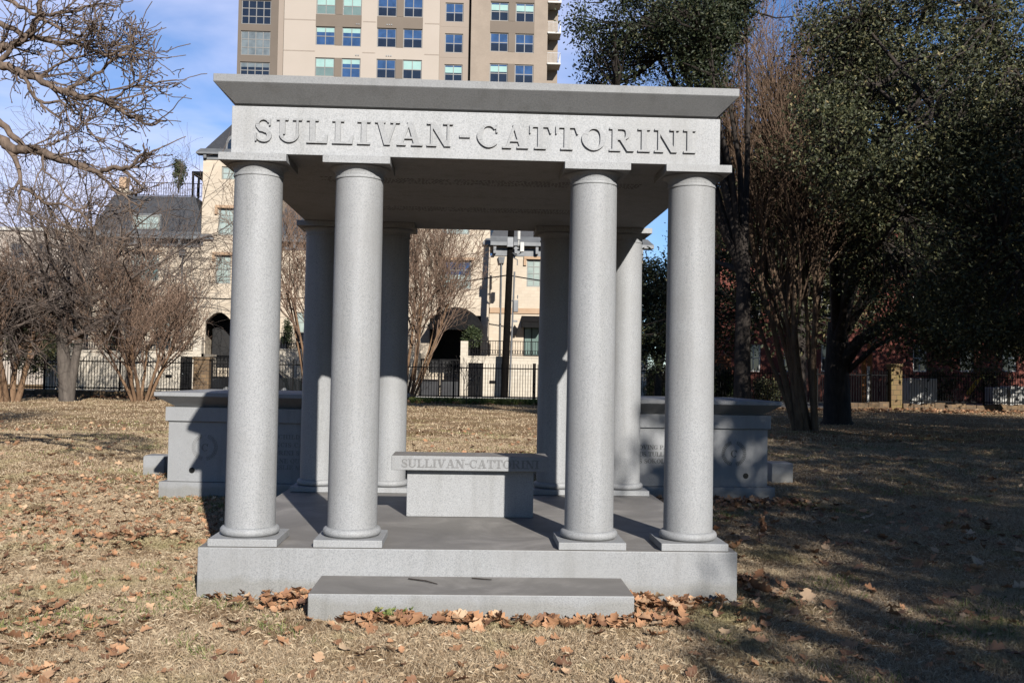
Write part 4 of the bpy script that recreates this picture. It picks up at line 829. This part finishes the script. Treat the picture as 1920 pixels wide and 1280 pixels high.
N1 = [FK]+limb([(-120, 160, 4.5), (-50, 200, 4.4), (0, 229, 4.3), (35, 267, 4.25), (81, 287, 4.16)])
N2 = limb([(15, 277, 4.26), (35, 309, 4.2), (40, 352, 4.1), (33, 404, 4.0)])
N3 = limb([(40, 352, 4.1), (70, 369, 4.05), (88, 381, 4.0), (134, 389, 3.95), (155, 408, 3.9), (172, 429, 3.85)])
N4 = limb([(186, 322, 4.0), (211, 355, 3.9), (246, 376, 3.85), (262, 392, 3.8)])
N5 = limb([(81, 287, 4.15), (84, 316, 4.1), (105, 341, 4.05), (141, 387, 3.95)])
N6 = limb([(92, 292, 4.1), (96, 276, 4.1), (112, 262, 4.05), (106, 246, 4.05)])
S_TW = dict(n=[5,4,4], k=[5,4,3], tap=[.4,.45,.6], wig=[.26,.34,.4], up=[.02,.03,.03], kids=[5,4], t0=[.15,.2], ang=[(22,58),(24,62)], len=[(.34,.60),(.3,.55)], rr=[.6,.65], rmin=.0046)
lim = MB(); B = {}
for pts, r0, r1, dens in ((L1,.075,.008,21),(L2,.07,.02,5),(L3,.06,.01,5),(L4,.022,.008,8),(L4b,.012,.008,0),(L5,.04,.007,13),(L6,.02,.007,6),(L7,.018,.006,10),(L8,.022,.006,12),(L9,.03,.007,8),(L10,.018,.006,7),
        (N0,.085,.010,11),(N1,.06,.026,1),(N2,.038,.009,2),(N3,.022,.007,3),(N4,.018,.007,3),(N5,.016,.007,2),(N6,.009,.005,3)):
    fine = []
    for i in range(len(pts)-1):
        a, b = pts[max(i-1, 0)], pts[min(i+2, len(pts)-1)]
        for k in range(4):
            t = k/4; v = .5*((2*pts[i])+(pts[i+1]-a)*t+(2*a-5*pts[i]+4*pts[i+1]-b)*t*t+(-a+3*pts[i]-3*pts[i+1]+b)*t**3); fine.append(v+rv(rnd)*.018)
    fine.append(pts[-1]); m_ = len(fine); rad = [r0+(r1-r0)*(i/(m_-1))**.75 for i in range(m_)]
    lim.tube(fine, rad, 9)
    for c in range(dens):
        f = (.28+.72*(c+rnd.random())/dens)*(m_-1); i = min(m_-2, int(f)); p = fine[i].lerp(fine[i+1], f-i); d = (fine[i+1]-fine[i]).normalized()
        ax_ = d.cross(rv(rnd)).normalized(); nd = (Matrix.Rotation(R(rnd.uniform(20, 55)), 3, ax_) @ d+Vector((.45, 0, .0))).normalized()
        grow(B, p, nd, rnd.uniform(.28, .72), min(rad[i]*.65, .014), 0, S_TW, rnd)
lim.build('limbs', B_NEAR, near, smooth=60)
EDGE = np.array([(-200,190),(0,212),(40,258),(75,282),(110,288),(150,332),(190,292),(225,312),(255,232),(282,300),(330,292),(420,285)], float)
def inside_crown(q, j):
    e = (q-CAM).dot(_f); a = (q-CAM).dot(_r)/e*FPX+960; y = 640-(q-CAM).dot(_u)/e*FPX
    return a < np.interp(y, EDGE[:, 0], EDGE[:, 1])+j
def kept(x): j = rnd.gauss(0, 16); return all(inside_crown(q, j) for q in x[0][:3])
B = {k: [x for x in v if kept(x)] for k, v in B.items()}
tw_ = flush(B, range(5)); buds = MB(); V_ = []; 
for key, brs in B.items():
    if key[2] == 2:
        for pts, rad in brs: V_.append((pts[-2], pts[-1]))
buds.tubes([[tuple(b), tuple(b+(b-a).normalized()*.012), tuple(b+(b-a).normalized()*.026)] for a, b in V_], [[.004, .0075, .002]]*len(V_), 4)
# the rest of that crown, out of the frame, throws the branch shadows on the lawn
B = {}; S_UP = dict(S_OAK, n=[5,5,5,4], k=[7,5,4,3], kids=[6,6,5], rmin=.008)
for i in range(7):
    a = R(100+i*32); grow(B, Vector((NT[0]+.7, NT[1]-.3, 3.4+.7*i)), Vector((math.cos(a), math.sin(a), .6)).normalized(), 4.0, .11, 0, dict(S_UP, tap=[.3,.35,.35,.4], wig=S_UP['wig'][1:]+[.3], up=[.03]*4, t0=[.2]*4, len=S_UP['len'][1:]+[(.4,.6)], ang=S_UP['ang'], rr=[.42]*4), rnd)
tw_.v += [x for x in []]; tw_.build('twigs', B_NEAR, near, smooth=60); buds.build('buds', B_NEAR, near)
def outside(pts): return all((q-CAM).dot(_f) < .5 or (q-CAM).dot(_r)/(q-CAM).dot(_f)*FPX+960 < -25 for q in pts)
B = {k: [x for x in v if outside(x[0])] for k, v in B.items()}; B = {k: v for k, v in B.items() if v}
flush(B, range(5)).build('upper_crown', B_NEAR, near, smooth=60)

# evergreen trees
def leaf_cloud(mb, C, per, sig, size, rng, keep=None, droop=0.):
    C = np.asarray(C); n = len(C)*per; c = np.repeat(C, per, 0)+rng.normal(0, 1, (n, 3))*np.array(sig)
    if keep is not None: c = c[keep(c)]; n = len(c)
    d = rng.normal(0, 1, (n, 3)); d[:, 2] -= droop; d /= np.linalg.norm(d, axis=1, keepdims=True); u = np.cross(d, rng.normal(0, 1, (n, 3))); u /= np.linalg.norm(u, axis=1, keepdims=True)+1e-9
    s = size*rng.uniform(.6, 1.3, (n, 1)); a = c-d*s*.5; b = c+d*s*.5; nn = np.cross(d, u)*s*.06
    V = np.stack([a, c-u*s*.24+nn, b, c+u*s*.24+nn], 1).reshape(-1, 3); F = np.arange(4*n).reshape(-1, 4); return mb.add(V, F)
def evergreen(name, base, label, ellips, ncl, per, sig, size, seed, tr, th, keep=None, lean=(0, 0), gap=.0, limbs=(), group=None, lm=LEAF, bk=B_DARK, ckeep=None):
    rng = np.random.default_rng(seed); rnd = random.Random(seed); t = thing(name, (base[0], base[1], 0), label, 'tree', group)
    b0 = Vector((base[0], base[1], -.1)); topp = Vector((base[0]+lean[0], base[1]+lean[1], th))
    mb = MB(); mb.tube([tuple(b0), tuple(b0.lerp(topp, .06)), tuple(b0.lerp(topp, .5)+rv(rnd)*.1), tuple(topp)], [tr*1.5, tr*1.08, tr*.92, tr*.75], 14); mb.build('trunk', bk, t, smooth=60)
    C = []
    for (cx, cy, cz, rx, ry, rz), frac in ellips:
        k = 0
        while k < ncl*frac:
            v = rv(rnd)*(rnd.random()**.42); p = Vector((cx+v.x*rx, cy+v.y*ry, cz+v.z*rz))
            if mnoise.noise(p*.55+Vector((seed, 0, 0))) < gap-rnd.random()*.25: k += .15; continue
            if ckeep and not ckeep(p): k += .3; continue
            C.append(p); k += 1
    br = MB(); nodes = [topp]; ml = []
    for i in range(11):
        p = C[rnd.randrange(len(C))]; m1 = topp.lerp(p, .35)+Vector((0, 0, .5))+rv(rnd)*.3; m2 = topp.lerp(p, .7)+rv(rnd)*.3
        br.tube([tuple(topp-Vector((0, 0, rnd.random()*th*.25))), tuple(m1), tuple(m2), tuple(p)], [tr*.5, tr*.32, tr*.2, tr*.08], 7); nodes += [m1, m2, p, m1.lerp(m2, .5), m2.lerp(p, .5)]
    for lp in limbs:
        br.tube([tuple(q) for q in lp[0]], lp[1], 9); nodes += lp[0][1:]
    NA = np.array([tuple(q) for q in nodes]); P = []; RR = []
    for p in C:
        q = Vector(NA[np.argmin(((NA-np.array(p))**2).sum(1))]); P.append([tuple(q), tuple(q.lerp(p, .5)+rv(rnd)*.18), tuple(p)]); RR.append([.035, .022, .008])
    br.tubes(P, RR, 4); br.build('limbs', bk, t, smooth=60)
    lf = leaf_cloud(MB(), [tuple(p) for p in C], per, sig, size, rng, keep); lf.build('crown', lm, t)
    return t
pt = at(1392, 740, 18)
evergreen('live_oak_tree', (pt.x, 18), 'dark evergreen oak whose crown rises behind the right end of the cornice',
    [((at(1240, 40, 18).x, 18, 10.4, 2.2, 2.4, 3.0), .60), ((at(1400, -20, 18.5).x, 19, 11.2, 1.7, 2.0, 2.0), .25), ((at(1290, 540, 20).x, 20, 3.4, 1.9, 1.2, 2.0), .15)], 560, 125, (.23, .23, .17), .095, 41, .22, 4.5, gap=.2, lm=LEAFD)
pt = at(1570, 770, 25)
lr = lambda a, Y: at(a[0], a[1], Y)
evergreen('live_oak_tree', (pt.x, 25), 'huge dark evergreen oak with a limb sweeping right over the shaded lawn',
    [((at(1700, 250, 20).x, 20, 7.6, 4.6, 4.5, 4.6), .52), ((at(1850, 100, 19).x, 19, 10.5, 4.5, 4, 4.0), .24), ((at(1840, 560, 18).x, 18.5, 3.9, 3.0, 3, 1.8), .2), ((at(1830, 640, 21).x, 21, 2.9, 3.0, 2.5, 1.1), .14), ((at(1560, 280, 22).x, 22, 8, 2.4, 3, 5.0), .12)], 900, 115, (.36, .36, .28), .115, 43, .42, 3.3, gap=.12,
    limbs=[([lr((1572, 690), 25), lr((1610, 640), 24.5), lr((1670, 600), 24), lr((1730, 560), 23), lr((1800, 500), 22)], [.26, .2, .17, .13, .07]), ([lr((1585, 700), 25), lr((1640, 650), 24), lr((1690, 625), 23.5), lr((1740, 600), 23)], [.1, .08, .06, .03])],
    ckeep=lambda p: (p-CAM).dot(_r)/((p-CAM).dot(_f)) > (1450-960)/FPX+.0 )
pt = at(2010, 700, 13)
evergreen('live_oak_tree', (pt.x, 13), 'near evergreen oak leaning in from the right edge with large glossy leaves',
    [((at(1760, 200, 13).x, 13, at(1760, 240, 13).z, 2.7, 2.4, 3.4), .60), ((at(1880, 480, 12.5).x, 12.8, at(1880, 470, 13).z, 1.7, 2, 1.9), .22), ((at(1600, 150, 14).x, 14, at(1600, 180, 14).z, 1.5, 1.8, 2.6), .18)], 760, 100, (.25, .25, .19), .088, 47, .3, 3.4, gap=.17)
evergreen('live_oak_tree', (27.5, 35), 'evergreen oak standing before the red brick house, behind the big dark oak', [((23.5, 35, 9.0, 5.5, 4, 6.2), .6), ((27, 34, 6.6, 4.5, 3, 2.2), .4)], 640, 80, (.5, .5, .42), .24, 48, .4, 4.5, gap=-.04, lean=(-2.5, 0))
evergreen('live_oak_tree', (34, 36), 'unseen evergreen oak added beyond the right edge to shade the red brick house', [((32, 36, 8, 5.5, 4, 6.0), 1)], 420, 60, (.5, .5, .42), .28, 50, .4, 4.5, gap=-.04)  # extra oak out of view, put in for its shade on the house
evergreen('live_oak_tree', (13.8, 34.5), 'evergreen oak behind the many-stemmed crape myrtle', [((13.8, 34.5, 8.5, 4.2, 3.5, 6.0), 1)], 430, 80, (.5, .5, .42), .22, 49, .32, 4.5, gap=-.02)
# oaks outside the frame whose shade falls on the right-hand lawn
def sunlit(c):
    """prune leaves that would shade the columns or the lit lawn: real sun reaches those places in the photograph"""
    k = (c[:, 1]-.1)/SUN.y*-1*-1; k = (c[:, 1]-.1)/SUN.y; x0 = c[:, 0]-SUN.x*k; z0 = c[:, 2]-SUN.z*k
    bad = (c[:, 1] < .1) & (x0 < 1.86) & (z0 > .30)
    kg = c[:, 2]/SUN.z; gx_, gy_ = c[:, 0]-SUN.x*kg, c[:, 1]-SUN.y*kg
    bad |= (gx_ < 1.15+np.clip(gy_+1.2, 0, 9)*.10) & (gy_ < 3.3); bad |= (gx_ < .95) & (gy_ < 9)
    return ~bad
evergreen('live_oak_tree', (13.5, -14.5), 'spreading evergreen oak behind the camera that shades the right lawn', [((12.6, -14.5, 8.6, 6.6, 6.5, 5.4), .62), ((9.0, -14.5, 6.6, 3.6, 5.5, 3.4), .38)], 900, 44, (.55, .55, .42), .26, 51, .45, 4.2, keep=sunlit, ckeep=lambda p: bool(sunlit(np.array([tuple(p)]))[0]), gap=.10)
evergreen('live_oak_tree', (16.0, 2.5), 'spreading evergreen oak outside the right edge of the picture', [((16.5, 1.0, 7.3, 7.2, 7.0, 4.7), 1)], 900, 48, (.55, .55, .42), .26, 53, .45, 4.2, keep=sunlit, gap=.0,
    ckeep=lambda p: (p-CAM).dot(_f) < 0 or (p-CAM).dot(_r)/((p-CAM).dot(_f)) > (1990-960)/FPX)
evergreen('live_oak_tree', (25.0, 11), 'unseen evergreen oak added far outside the right edge to shade the back lawn', [((23.5, 11, 8.2, 7.5, 6.5, 5.6), 1)], 700, 46, (.6, .6, .45), .3, 57, .45, 4.2, gap=.04)  # unseen oak added so that the far right lawn lies in shade
pt = at(1236, 700, 33); bq = at(1236, 565, 33)
evergreen('evergreen_tree', (pt.x, 33), 'low dark evergreen tree between the two right columns above the hedge', [((bq.x, 33, bq.z-.3, 1.5, 1.3, 2.3), 1)], 170, 110, (.3, .3, .3), .15, 59, .16, 1.8, gap=-.1, lm=LEAFD)
# clipped and columnar evergreens
def bush(name, c, r, label, n, per, size, seed, lm=LEAFC, cat='shrub', sig=.1, group=None, stem=True):
    rng = np.random.default_rng(seed); v = rng.normal(0, 1, (n, 3)); v /= np.linalg.norm(v, axis=1, keepdims=True); v *= rng.random((n, 1))**.33; C = np.array(c)+v*np.array(r)
    if stem == 'cone': C[:, :2] = np.array(c)[:2]+(C[:, :2]-np.array(c)[:2])*(1-.75*np.clip((C[:, 2:3]-c[2])/r[2]*.5+.5, 0, 1))
    C[:, 2] = np.maximum(C[:, 2], c[2]-r[2]+.05); t = thing(name, (c[0], c[1], c[2]-r[2]), label, cat, group)
    leaf_cloud(MB(), C, per, (sig,)*3, size, rng).build('foliage', lm, t); MB().tube([(c[0], c[1], c[2]-r[2]), (c[0], c[1], c[2]+r[2]*.6)], [.06, .02], 6).build('stem', B_DARK, t); return t
def bpx(px0, px1, py0, py1, Y, *a, dr=.8, **k):
    q = px_rect(px0, py0, px1, py1, Y); return (( (q[0]+q[1])/2, Y, (q[2]+q[3])/2), ((q[1]-q[0])/2, dr, (q[3]-q[2])/2))
c, r = bpx(200, 228, 556, 665, 50.6, dr=.45); bush('columnar_cypress', c, r, 'slim dark cypress on the courtyard terrace beside the left townhouse window', 90, 40, .12, 61, stem='cone')
c, r = bpx(528, 550, 598, 655, 50, dr=.4); bush('columnar_cypress', c, r, 'small cypress on the terrace between the two left front columns', 50, 40, .1, 62, stem='cone')
c, r = bpx(322, 350, 297, 345, 54.5, dr=.45); c = (c[0], c[1], c[2]-.25); r = (r[0], r[1], r[2]+.3); bush('rooftop_shrub', c, r, 'green potted shrub on the roof terrace of the left townhouse', 40, 45, .14, 63)
c, r = bpx(868, 902, 612, 650, 50, dr=.5); bush('terrace_shrub', c, r, 'green shrub on the terrace under the domed awning', 40, 40, .12, 64)
c, r = bpx(20, 112, 560, 700, 45, dr=1.5); bush('evergreen_shrub', c, r, 'large dark evergreen shrub behind the fence at the left edge', 170, 60, .16, 65, LEAF, sig=.3)
c, r = bpx(1214, 1384, 678, 746, 40.6, dr=.5); c = (c[0], c[1], .95); r = (r[0], .55, .93)
rng = np.random.default_rng(66); C = np.stack([rng.uniform(c[0]-r[0], c[0]+r[0], 420), rng.uniform(40.2, 41.0, 420), rng.uniform(.05, 1.85, 420)], 1)
t = thing('ivy_hedge', (c[0], 40.6, 0), 'clipped dark green hedge behind the fence beside the right columns', 'hedge'); leaf_cloud(MB(), C, 60, (.1,)*3, .1, rng).build('foliage', LEAFC, t)
MB().box(c[0]-r[0], c[0]+r[0], 40.45, 40.75, 0, 1.6).build('stems', B_DARK, t)
for i, (px, Y, s, lab) in enumerate([(1765, 42, 1.5, 'thin shrub beside the large white utility cabinet'), (1440, 41, 1.2, 'low shrub behind the fence left of the many-stemmed crape myrtle'), (1850, 43, 2.2, 'tall shrub with pale stems near the right edge')]):
    x = at(px, 720, Y).x; bush('shrub', (x, Y, s*.62), (s*.6, .6, s*.6), lab, 60, 40, .12, 70+i, LEAF, sig=.14)

# ------------------------------------------------------------------ grass, leaves, small litter
rng = np.random.default_rng(3)
def inside(x, y):
    m = (np.abs(x) < 1.75) & (y > 0) & (y < PD); m |= (x > -.958) & (x < .985) & (y > -.52) & (y < .1)
    for (o, rot, right) in ((cl, rl, 0), (cr_ if False else (3.62, 5.15, 0), rr, 1)):
        dx = x-o[0]; dy = y-o[1]; lx_ = dx*math.cos(rot)+dy*math.sin(rot); ly_ = -dx*math.sin(rot)+dy*math.cos(rot)
        m |= ((lx_ > 0) & (lx_ < 2.6) if not right else (lx_ < 0) & (lx_ > -2.6)) & (ly_ > 0) & (ly_ < 1.36)
    return m
def blades(mb, n, y0, y1, hl, w, lean, dens=None):
    y = rng.uniform(y0, y1, n); dep = y-CAM.y; x = CAM.x+dep*(.0413+rng.uniform(-.57, .57, n))
    k = rng.random(n) < dep/(y1-CAM.y); x, y = x[k], y[k]; k = ~inside(x, y)
    if dens: k &= dens(x, y)
    x, y = x[k], y[k]; n = len(x); z = gz(x, y)
    a = rng.uniform(0, 2*np.pi, n); L = hl*rng.uniform(.5, 1.4, n); ti = np.clip(rng.normal(lean, .35, n), 0, 1.5); wd = w*rng.uniform(.6, 1.3, n)
    t = np.stack([np.cos(a)*np.sin(ti), np.sin(a)*np.sin(ti), np.cos(ti)], 1); b = rng.uniform(0, 2*np.pi, n); sd = np.stack([np.cos(b), np.sin(b), np.zeros(n)], 1)
    p = np.stack([x, y, z], 1); mid = p+t*(L*.55)[:, None]+np.array([0, 0, .004]); tip = p+t*L[:, None]-np.array([0, 0, 1])*(L*.22*np.sin(ti))[:, None]; tip[:, 2] = np.maximum(tip[:, 2], z+.003)
    V = np.stack([p-sd*(wd/2)[:, None], p+sd*(wd/2)[:, None], mid+sd*(wd*.42)[:, None], tip, mid-sd*(wd*.42)[:, None]], 1).reshape(-1, 3)
    return mb.add(V, np.arange(5*n).reshape(-1, 5))
def vn(x, y, s, o): return np.sin(x*s+o)*np.sin(y*s*1.1+o*2)+.5*np.sin(x*s*2.3+y*s*1.7+o*3)+.4*np.sin(x*s*4.1-y*s*3.3+o)
thin = lambda x, y: rng.random(len(x)) < np.clip(.72+.40*vn(x, y, 1.7, 1.3)+.35*vn(x, y, 6.3, 2.1), .16, 1)
gm = MB(); blades(gm, 640000, -2.6, 1.2, .045, .0016, .95, thin); blades(gm, 500000, 1.2, 6, .05, .0025, 1.0, thin); blades(gm, 320000, 6, 16, .052, .006, .95, thin); blades(gm, 150000, 16, 38.3, .06, .016, .9, thin)
stuff(gm.build('dry_grass', GRASS))['label'] = 'dry winter lawn grass'
gg = MB(); patch = lambda x, y: (vn(x, y, 1.15, 4.2)+.5*vn(x, y, 3.7, .7)+.35*vn(x, y, 8.1, 2.2) > .98) & (rng.random(len(x)) < .75)
blades(gg, 190000, -2.6, 6, .05, .005, .7, patch); blades(gg, 70000, 6, 20, .055, .010, .7, patch)
stuff(gg.build('green_grass', GREENB))['label'] = 'green grass patches'
# liriope along the fence
lm_ = MB(); n = 9000; x = rng.uniform(fx(775), fx(1010), n); y = rng.uniform(38.2, 39.2, n)
x = np.concatenate([x, rng.uniform(fx(20), fx(60), 900)]); y = np.concatenate([y, rng.uniform(37.8, 38.4, 900)]); n = len(x); a = rng.uniform(0, 6.28, n); L = rng.uniform(.12, .34, n)
p = np.stack([x, y, np.full(n, -.01)], 1); o = np.stack([np.cos(a)*L*.6, np.sin(a)*L*.6, L], 1); sd = np.stack([np.sin(a), -np.cos(a), 0*a], 1)*.012
lm_.add(np.stack([p-sd, p+sd, p+o*.7+sd, p+o*np.array([1.2, 1.2, .85]), p+o*.7-sd], 1).reshape(-1, 3), np.arange(5*n).reshape(-1, 5)); stuff(lm_.build('ground_cover', GREENB))['label'] = 'tufted green border plants under the fence'
# fallen oak leaves
def leaf_shape(rnd, s):
    """lobed oak leaf, curled: outline + midrib fan"""
    up = []; n = 9
    for i in range(n+1):
        t = i/n; w = (math.sin(math.pi*min(1, t*1.02))**.7)*.34*(1+.38*math.sin(t*19+rnd.random()*.8)); up.append((t, max(.012, w)))
    cu, cv, tw = rnd.uniform(-.5, .9), rnd.uniform(.3, 1.6), rnd.uniform(-.8, .8); V = []
    for side in (-1, 0, 1):
        for t, w in up:
            x = (t-.5); y = side*w*(1+rnd.uniform(-.15, .15)); z = cv*y*y+cu*(x*x-.1)+tw*x*y+rnd.uniform(-.012, .012); V.append((x*s, y*s, z*s+.012))
    m_ = n+1; F = [(k*m_+i, k*m_+i+1, (k+1)*m_+i+1, (k+1)*m_+i) for k in range(2) for i in range(n)]
    return np.array(V), np.array(F)
rl_ = random.Random(8); shapes = [leaf_shape(rl_, 1) for _ in range(16)]; meshes = []
for v, f in shapes:
    o = MB().add(v, f).build('fallen_leaf', OAKL, smooth=0); meshes.append(o.data); D.objects.remove(o)
cand = []
def drop(n, fx_, smin=.07, smax=.14, pile=0, reg=''):
    for _ in range(n):
        x, y = fx_()
        if inside(np.array([x]), np.array([y]))[0]: continue
        dep = y-CAM.y; h = rl_.random()**1.5*pile; cand.append((rl_.uniform(smin, smax)/dep, x, y, h, rl_.uniform(smin, smax), reg))
U = rl_.uniform; G_ = rl_.gauss
drop(260, lambda: (U(-.75, 1.25), -.55-abs(G_(0, .085))), .055, .11, .035, 'step')
drop(90, lambda: (-.97-abs(G_(0, .22)), -.06-abs(G_(0, .14))), .055, .105, .06, 'stepleft')
drop(130, lambda: (1.0+abs(G_(0, .30)), -.06-abs(G_(0, .17))), .055, .105, .055, 'stepright')
drop(320, lambda: (U(1.9, 3.9), 5.0-abs(G_(0, .42))), .06, .11, .04, 'tomb')
drop(50, lambda: (1.95+G_(0, .12), .45+G_(0, .2)), .06, .11, .06, 'stepright')
drop(45, lambda: (-3.0+G_(0, .22), 2.2+G_(0, .22)), .06, .11, .05, 'left')
drop(420, lambda: (U(-3.4, 3.6), U(-2.5, -.2)), .04, .10, .004, 'lawn')
drop(1900, lambda: (U(-5.8, -1.75), U(-1.8, 7)), .035, .09, .004, 'left')
for q in range(16):
    qx, qy = U(-5.2, -2.0), U(-1.6, 5.5); drop(15, lambda: (qx+G_(0, .3), qy+G_(0, .2)), .05, .095, .008, 'left')
drop(330, lambda: (U(1.75, 5.5), U(-1.5, 5)), .07, .14, .012, 'right')
drop(900, lambda: (U(-12, 12), U(5, 20)), .07, .14, .01, 'far')
drop(1500, lambda: (U(14, 36), U(35.5, 39.2)), .1, .2, .12, 'far'); drop(700, lambda: (U(-20, 3), U(37.8, 39.2)), .1, .2, .1, 'far')
cand.sort(reverse=True); LB = {'step': 'dead brown oak leaf in the drift along the front of the step', 'stepleft': 'dead brown oak leaf in the pile at the left end of the step', 'stepright': 'dead brown oak leaf in the pile at the right end of the step', 'tomb': 'dead brown oak leaf in shade before the right sarcophagus', 'left': 'dead brown oak leaf on the sunny grass left of the platform', 'lawn': 'dead brown oak leaf on the foreground grass', 'right': 'dead brown oak leaf on the shaded grass right of the platform', 'far': 'dead brown oak leaf far back on the lawn'}
rest = MB()
for i, (_, x, y, h, s, reg) in enumerate(cand):
    z = float(gz(np.array([x]), np.array([y]))[0])+.022+h; k = rl_.randrange(16); tl_ = .30 if reg in ('left', 'lawn', 'right', 'far') else .45; e = (G_(0, tl_), G_(0, tl_), U(0, 6.28))
    if i < 300:
        o = D.objects.new('fallen_leaf', meshes[k]); COL.objects.link(o); o.location = (x, y, z-.008); o.rotation_euler = e; o.scale = (s,)*3; tag(o, LB[reg], 'leaf', 'fallen oak leaves: '+reg)
    else:
        M_ = np.array(Matrix.LocRotScale(Vector((x, y, z)), __import__('mathutils').Euler(e), Vector((s,)*3))); v, f = shapes[k]
        rest.add(v @ M_[:3, :3].T+M_[:3, 3], f)
stuff(rest.build('leaf_litter', OAKL, smooth=0))['label'] = 'scattered dead oak leaves'
# twigs and a weed by the step, debris on the platform
def twig(pts, r, label):
    P = [Vector(p) for p in pts]; tag(MB().tube(P, [r, r, r*.6][:len(P)] if len(P) == 3 else [r]*len(P), 6).build('fallen_twig', B_DARK, base=P[0]), label, 'twig', 'twigs lying on the step')
zt_ = .149
a, b = gnd(766, 1084, zt_), gnd(820, 1094, zt_); twig([a, a.lerp(b, .6)+Vector((0, .01, .004)), b], .0045, 'thin bent twig lying on the step, left of the two')
a, b = gnd(885, 1083, zt_), gnd(922, 1086, zt_); twig([a, a.lerp(b, .5), b], .004, 'short straight twig lying on the step, right of the two')
wd = thing('green_weed', (at(735, 1160, -.56).x, -.56, 0), 'small green weed sprouting against the front of the step', 'weed')
wm = MB(); rng2 = np.random.default_rng(4); C = np.stack([rng2.normal(wd.location.x, .05, 26), rng2.normal(-.56, .012, 26), rng2.uniform(0, .07, 26)], 1); leaf_cloud(wm, C, 3, (.008,)*3, .035, rng2); wm.build('leaves', GREENB, wd)

# a dead sprig standing up in the shade right of the platform
sp0 = gnd(1425, 1016); sg = thing('dead_leaf_sprig', tuple(sp0), 'upright dead oak sprig with pale curled leaves catching sun right of the platform', 'sprig'); sm = MB(); rs = random.Random(6)
MB().tube([(sp0.x, sp0.y, 0), (sp0.x-.02, sp0.y, .10), (sp0.x+.03, sp0.y, .22)], [.004, .003, .002], 6).build('stem', B_DARK, sg)
for i in range(11):
    v, f = shapes[i]; M_ = np.array(Matrix.LocRotScale(Vector((sp0.x+rs.uniform(-.07, .06), sp0.y+rs.uniform(-.04, .04), .05+.02*i)), __import__('mathutils').Euler((rs.uniform(-1.4, 1.4), rs.uniform(-1.4, 1.4), rs.uniform(0, 6))), Vector((.085,)*3))); sm.add(v @ M_[:3, :3].T+M_[:3, 3], f)
sm.build('leaves', OAKL, sg, smooth=0)
